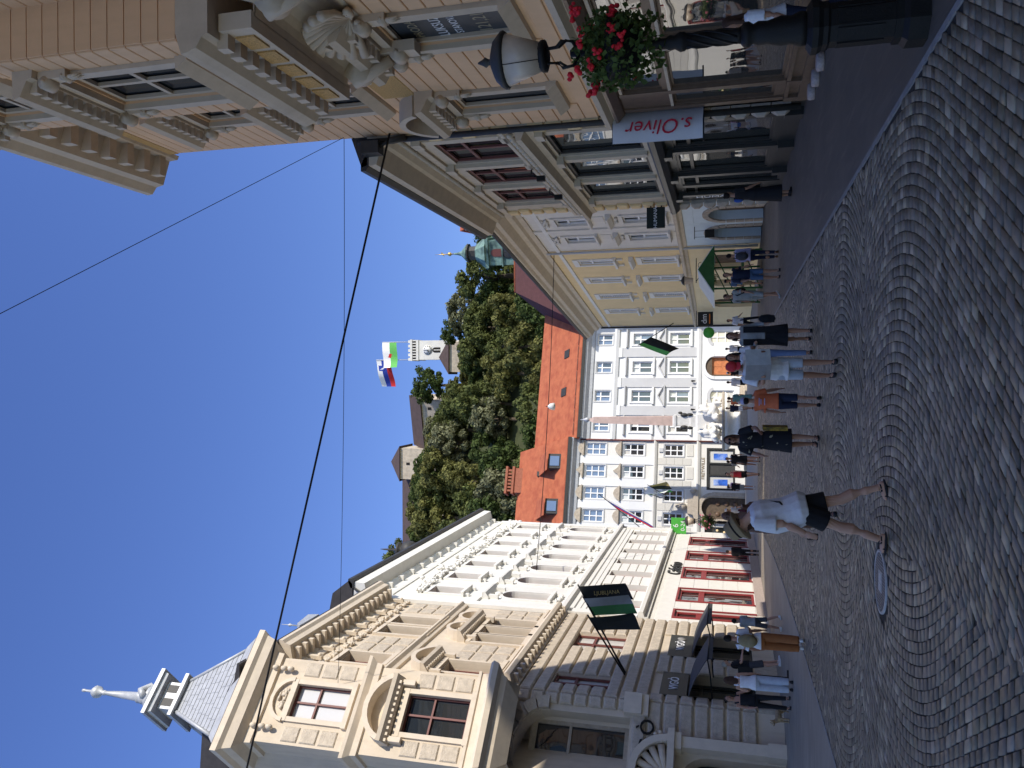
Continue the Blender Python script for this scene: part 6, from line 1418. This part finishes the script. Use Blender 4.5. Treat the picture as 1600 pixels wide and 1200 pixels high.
person('man in red cap, long white shirt and grey-blue shorts reading a map', (.12,13.45), N+R(8), 1.68, 'tan','h_grey','short', legs=((5,3),(-7,8)), arms=((12,16,78,18),(12,16,78,18)), lean=8, headpitch=32, top=('c_white','short',.74), bottom=('c_lightjean','bermuda'), shoes='c_shoe', vox=.010, hat=('c_red','cap'), fingers=True, extra=ex_old)
def ex_girl(t, k, S_, up, A, L, hc, hr, hf, hd):
    p = S_(up(Vector((0,.135,1.27)))); part('shirt_print', MB().box(p.x-.07,p.x+.07,p.y-.01,p.y+.012,p.z-.07,p.z+.08), 'c_blue', t)
person('girl with long dark hair, white printed T-shirt and blue jeans beside the map reader', (.38,17.3), N+R(5), 1.66, 'tan','h_dark','long', legs=((6,4),(-4,6)), arms=((25,8,80,30),(10,8,25)), top=('c_white','short'), bottom=('c_bluejean','trousers'), vox=.011, female=True, fingers=True, extra=ex_girl)
def ex_coat(t, k, S_, up, A, L, hc, hr, hf, hd):
    p = S_(A[0][1]); o = bag_thing('shoulder_bag', 'big black shoulder bag carried by the woman in the long black vest', 'bag', t, MB().ball((p.x-.12,p.y+.02,p.z-.22),(.09,.17,.17),14,10).box(p.x-.19,p.x-.05,p.y-.13,p.y+.17,p.z-.36,p.z-.12), 'c_black'); part('strap', MB().tube([(p.x-.14,p.y-.02,p.z-.06),(p.x-.1,p.y,p.z+.3),(p.x-.16,p.y+.06,p.z-.06)], .012, 5), 'c_black', o)
    part('vest', MB().box(-.20*k,-.07*k,.10*k,.155*k,.55*k,1.40*k).box(.07*k,.20*k,.10*k,.155*k,.55*k,1.40*k), 'c_black', t)
person('woman in long open black vest over grey top walking towards the viewer', (.84,17.35), N-R(6), 1.66, 'tan','h_brown','short', legs=((12,5),(-10,10)), arms=((5,14,30),(20,8,70,20)), top=('c_grey','long',.95), bottom=('c_black','dress'), vox=.011, female=True, fingers=True, extra=ex_coat)
def backpack(m, lab, nm='backpack'):
    def f(t, k, S_, up, A, L, hc, hr, hf, hd):
        o = thing(nm, lab, 'backpack', tuple(t.location), t.rotation_euler[2]); mb = MB(); c = S_(up(Vector((0,-.22,1.22))))
        mb.ball(c, (.15*k,.10*k,.22*k), 12, 8); mb.ball(c+Vector((0,-.06,-.08))*k, (.12*k,.07*k,.11*k), 10, 6); part('bag', mb, m, o)
        for sx in (-1,1): part('strap', MB().tube([S_(up(Vector((sx*.09,-.14,1.40)))), S_(up(Vector((sx*.10,.0,1.50)))), S_(up(Vector((sx*.11,.13,1.32)))), S_(up(Vector((sx*.15,.05,1.12)))), S_(up(Vector((sx*.12,-.14,1.1))))], .018*k, 6), m, o)
    return f
person('grey-clad man with dark daypack strolling left past the yellow house', (2.62,27.3), PI/2+R(50), 1.76, 'tan','h_brown','short', legs=((12,4),(-14,10)), arms=((10,8,20),(-8,8,15)), top=('c_grey','short'), bottom=('c_grey','bermuda'), shoes='c_whiteshoe', vox=.013, extra=backpack('c_black','black daypack on the back of the grey-clad man'))
person('man in navy T-shirt and denim shorts facing the viewer near the stall', (3.3,27.3), N+R(10), 1.76, 'tan','h_brown','short', legs=((4,3),(-3,4)), arms=((-10,14,35),(8,10,45)), top=('c_navy','short'), bottom=('c_denim','bermuda'), vox=.013)
person('woman in lilac top and navy trousers with backpack walking away', (4.07,28.3), R(-15), 1.66, 'tan','h_dark','bun', legs=((8,3),(-6,8)), arms=((5,6,20),(-5,6,15)), top=('c_lilac','long'), bottom=('c_navy','trousers'), shoes='c_brownbag', vox=.013, female=True, extra=backpack('c_darkgrey','dark backpack worn by the woman in lilac'))
person('woman in long black dress and black shoes looking into the shop window', (4.85,22.5), -PI/2+R(35), 1.72, 'tan','h_dark','bun', legs=((3,2),(-3,3)), arms=((30,10,70,10),(5,8,20)), top=('c_black','short'), bottom=('c_black','longdress'), vox=.012, female=True, extra=lambda t,k,S_,up,A,L,hc,hr,hf,hd: part('blue_scarf', MB().ball(S_(up(Vector((-.12,-.09,1.36)))),(.06,.05,.12),8,6), 'c_blue', t))
person('brown-haired person in white shirt at the right edge behind the lamp', (4.78,11.3), PI/2, 1.70, 'tan','h_brown','long', legs=((10,4),(-10,8)), top=('c_white','short'), bottom=('c_navy','trousers'), vox=.012, female=True)
person('woman in rust trousers and white T-shirt with khaki rucksack walking away', (-5.95,18.9), R(12), 1.70, 'tan','h_dark','bun', legs=((6,4),(-8,8)), arms=((10,8,30),(4,8,20)), top=('c_white','short'), bottom=('c_rust','wide'), shoes='c_whiteshoe', vox=.011, female=True, extra=backpack('c_khaki','khaki rucksack on the woman in rust trousers'))
person('white-bearded man in black shirt and grey shorts leaning by the beige shop', (-9.2,26.7), R(-75), 1.80, 'fair','h_grey','short', legs=((14,4),(8,2)), arms=((30,8,50,10),(25,8,60,10)), lean=-5, headpitch=8, top=('c_black','short'), bottom=('c_darkgrey','bermuda'), shoes='c_whiteshoe', vox=.012, extra=lambda t,k,S_,up,A,L,hc,hr,hf,hd: part('beard', MB().ball(S_(hc+hf*.05-hd*.09),(.05,.045,.05),8,6), 'h_grey', t))
person('woman in white tank top and pale wide jeans seen from behind', (-8.0,21.9), R(20), 1.72, 'fair','h_brown','long', legs=((4,2),(-4,3)), arms=((15,10,60,10),(4,8,20)), top=('c_white','tank'), bottom=('c_lightjean','wide'), vox=.011, female=True)
person('dark-haired woman in black top and trousers leaning near the portal', (-8.75,22.6), N+R(35), 1.70, 'tan','h_dark','short', legs=((18,6),(-4,2)), arms=((20,14,70,15),(8,8,40)), lean=-4, top=('c_black','tank'), bottom=('c_black','trousers'), vox=.011, female=True)
person('boy in grey T-shirt and dark shorts walking along the sunny white front', (-7.7,26.3), R(55), 1.50, 'tan','h_dark','short', legs=((12,6),(-12,14)), arms=((15,6,60,10),(5,6,30)), top=('c_grey','short'), bottom=('c_darkgrey','bermuda'), shoes='c_whiteshoe', vox=.012)
person('man in navy shirt and yellow-green shorts by the farthest red window', (-9.0,50.0), PI/2, 1.72, 'tan','h_brown','short', legs=((8,4),(-8,10)), top=('c_navy','short'), bottom=('c_olive','bermuda'), vox=.02)
person('person in black leaning at the second red-framed shop window', (-9.5,45.2), R(20), 1.70, 'tan','h_dark','short', legs=((5,3),(-3,3)), top=('c_black','long'), bottom=('c_black','trousers'), vox=.02)
mid_ = [((4.55,40.0),N,'tan',('c_denim','short'),('c_tan','bermuda'),'man in denim-blue shirt and cap beside the market stall',('c_black','cap')),
 ((2.75,41.5),N+.4,'tan',('c_white','short'),('c_black','trousers'),'person in white T-shirt and black trousers past the stall',None),
 ((1.95,41.0),N,'fair',('c_black','short'),('c_black','shorts'),'woman in black top and shorts near the yellow house corner',None),
 ((1.9,58.0),0,'fair',('c_white','short'),('c_black','shorts'),'person in white top and black shorts before the grey wall end',None),
 ((1.4,58.5),N,'tan',('c_darkgrey','short'),('c_black','skirt'),'woman in charcoal top and black skirt left of the grey wall end',None),
 ((.75,57.5),N,'tan',('c_black','short'),('c_grey','skirt'),'dark-haired woman in black top before the palace window',None),
 ((.25,56.5),.3,'tan',('c_black','short'),('c_white','shorts'),'person in black top and white shorts near the palace window',('c_white','cap')),
 ((-.35,50.0),0,'fair',('c_white','short'),('c_black','shorts'),'person in white T-shirt and black shorts facing the wooden door',None),
 ((-1.1,42.0),.5,'tan',('c_teal','short'),('c_teal','dress'),'woman in sage green dress walking away from the fountain',None),
 ((-1.75,58.0),N,'fair',('c_orange','short'),('c_white','skirt'),'woman in bright orange top by the fountain steps',None),
 ((-2.1,55.0),N,'tan',('c_navy','short'),('c_white','shorts'),'man in navy shirt and white shorts right of the fountain',None),
 ((-4.3,43.5),N,'tan',('c_black','short'),('c_black','shorts'),'person in black with blue trim under the fountain basin',None),
 ((-4.75,46.5),.2,'fair',('c_grey','short'),('c_darkgrey','shorts'),'grey-shirted person half hidden behind the floral dress',None),
 ((-5.2,44.5),N,'fair',('c_red','tank'),('c_black','shorts'),'woman in red top left of the fountain',None),
 ((-6.1,62.0),N,'fair',('c_white','short'),('c_blue','shorts'),'person in white top and blue shorts before the shop posters',None),
 ((-6.9,52.0),.2,'tan',('c_black','short'),('c_grey','shorts'),'person in black top walking to the cream palace shops',None),
 ((-9.4,72.0),0,'fair',('c_pink','short'),('c_black','shorts'),'person in pink top looking at the blue posters',None),
 ((-7.6,45.5),N,'fair',('c_white','short'),('c_grey','bermuda'),'man in white shirt in front of the dark portal',None),
 ((-7.1,44.0),N,'fair',('c_offwhite','short'),('c_tan','skirt'),'woman in straw hat behind the dark-skinned man',('c_offwhite','straw'))]
rp = random.Random(5)
for (lc, fc, sk, tp, bt, lab, ht_) in mid_:
    a = rp.uniform(3,14); person(lab, lc, fc+rp.uniform(-.3,.3), rp.uniform(1.62,1.78), sk, rp.choice(['h_brown','h_dark','h_blond']), rp.choice(['short','short','long']) if 'woman' in lab else 'short', legs=((a,4),(-a,10)), arms=((a,7,rp.uniform(10,50)),(-a,7,15)), top=tp, bottom=bt, vox=.024 if lc[1] > 45 else .02, female='woman' in lab, hat=ht_, shoes=rp.choice(['c_shoe','c_whiteshoe']))
# ------------------------------------------------ small dog at the portal
mat('dog_fur', (.36,.26,.15), .9, .35, 18, .8, 40); mat('dog_dark', (.08,.06,.05), .9, .3, 18)
dg_ = thing('small_dog', 'small shaggy tan dog standing by the portal plinth', 'dog', (-9.35,23.3,0), R(150))
b = MB()
tubep(b, [(0,-.20,.27),(0,-.08,.285),(0,.08,.28),(0,.18,.30)], [.075,.085,.095,.085])
tubep(b, [(0,.15,.30),(0,.22,.38)], [.07,.055]); b.ball((0,.25,.43), (.062,.07,.06), 10, 8); b.ball((0,.315,.41), (.032,.045,.03), 8, 6)
for sx in (-1,1):
    b.ball((sx*.05,.23,.49), (.02,.014,.035), 6, 5)
    tubep(b, [(sx*.05,.14,.26),(sx*.052,.15,.14),(sx*.052,.15,.03)], [.04,.028,.022]); b.ball((sx*.052,.165,.018), (.024,.036,.018), 6, 5)
    tubep(b, [(sx*.05,-.18,.27),(sx*.055,-.14,.18),(sx*.055,-.20,.10),(sx*.055,-.19,.03)], [.05,.036,.024,.02]); b.ball((sx*.055,-.175,.018), (.022,.034,.018), 6, 5)
tubep(b, [(0,-.24,.31),(0,-.30,.38),(0,-.29,.45)], [.025,.02,.014])
fuse(b, .01, 'dog_fur', 'body', dg_, 2)
part('nose', MB().ball((0,.36,.415), .012, 6, 5), 'dog_dark', dg_)
for sx in (-1,1): part('eye', MB().ball((sx*.026,.305,.445), .009, 6, 5), 'dog_dark', dg_)
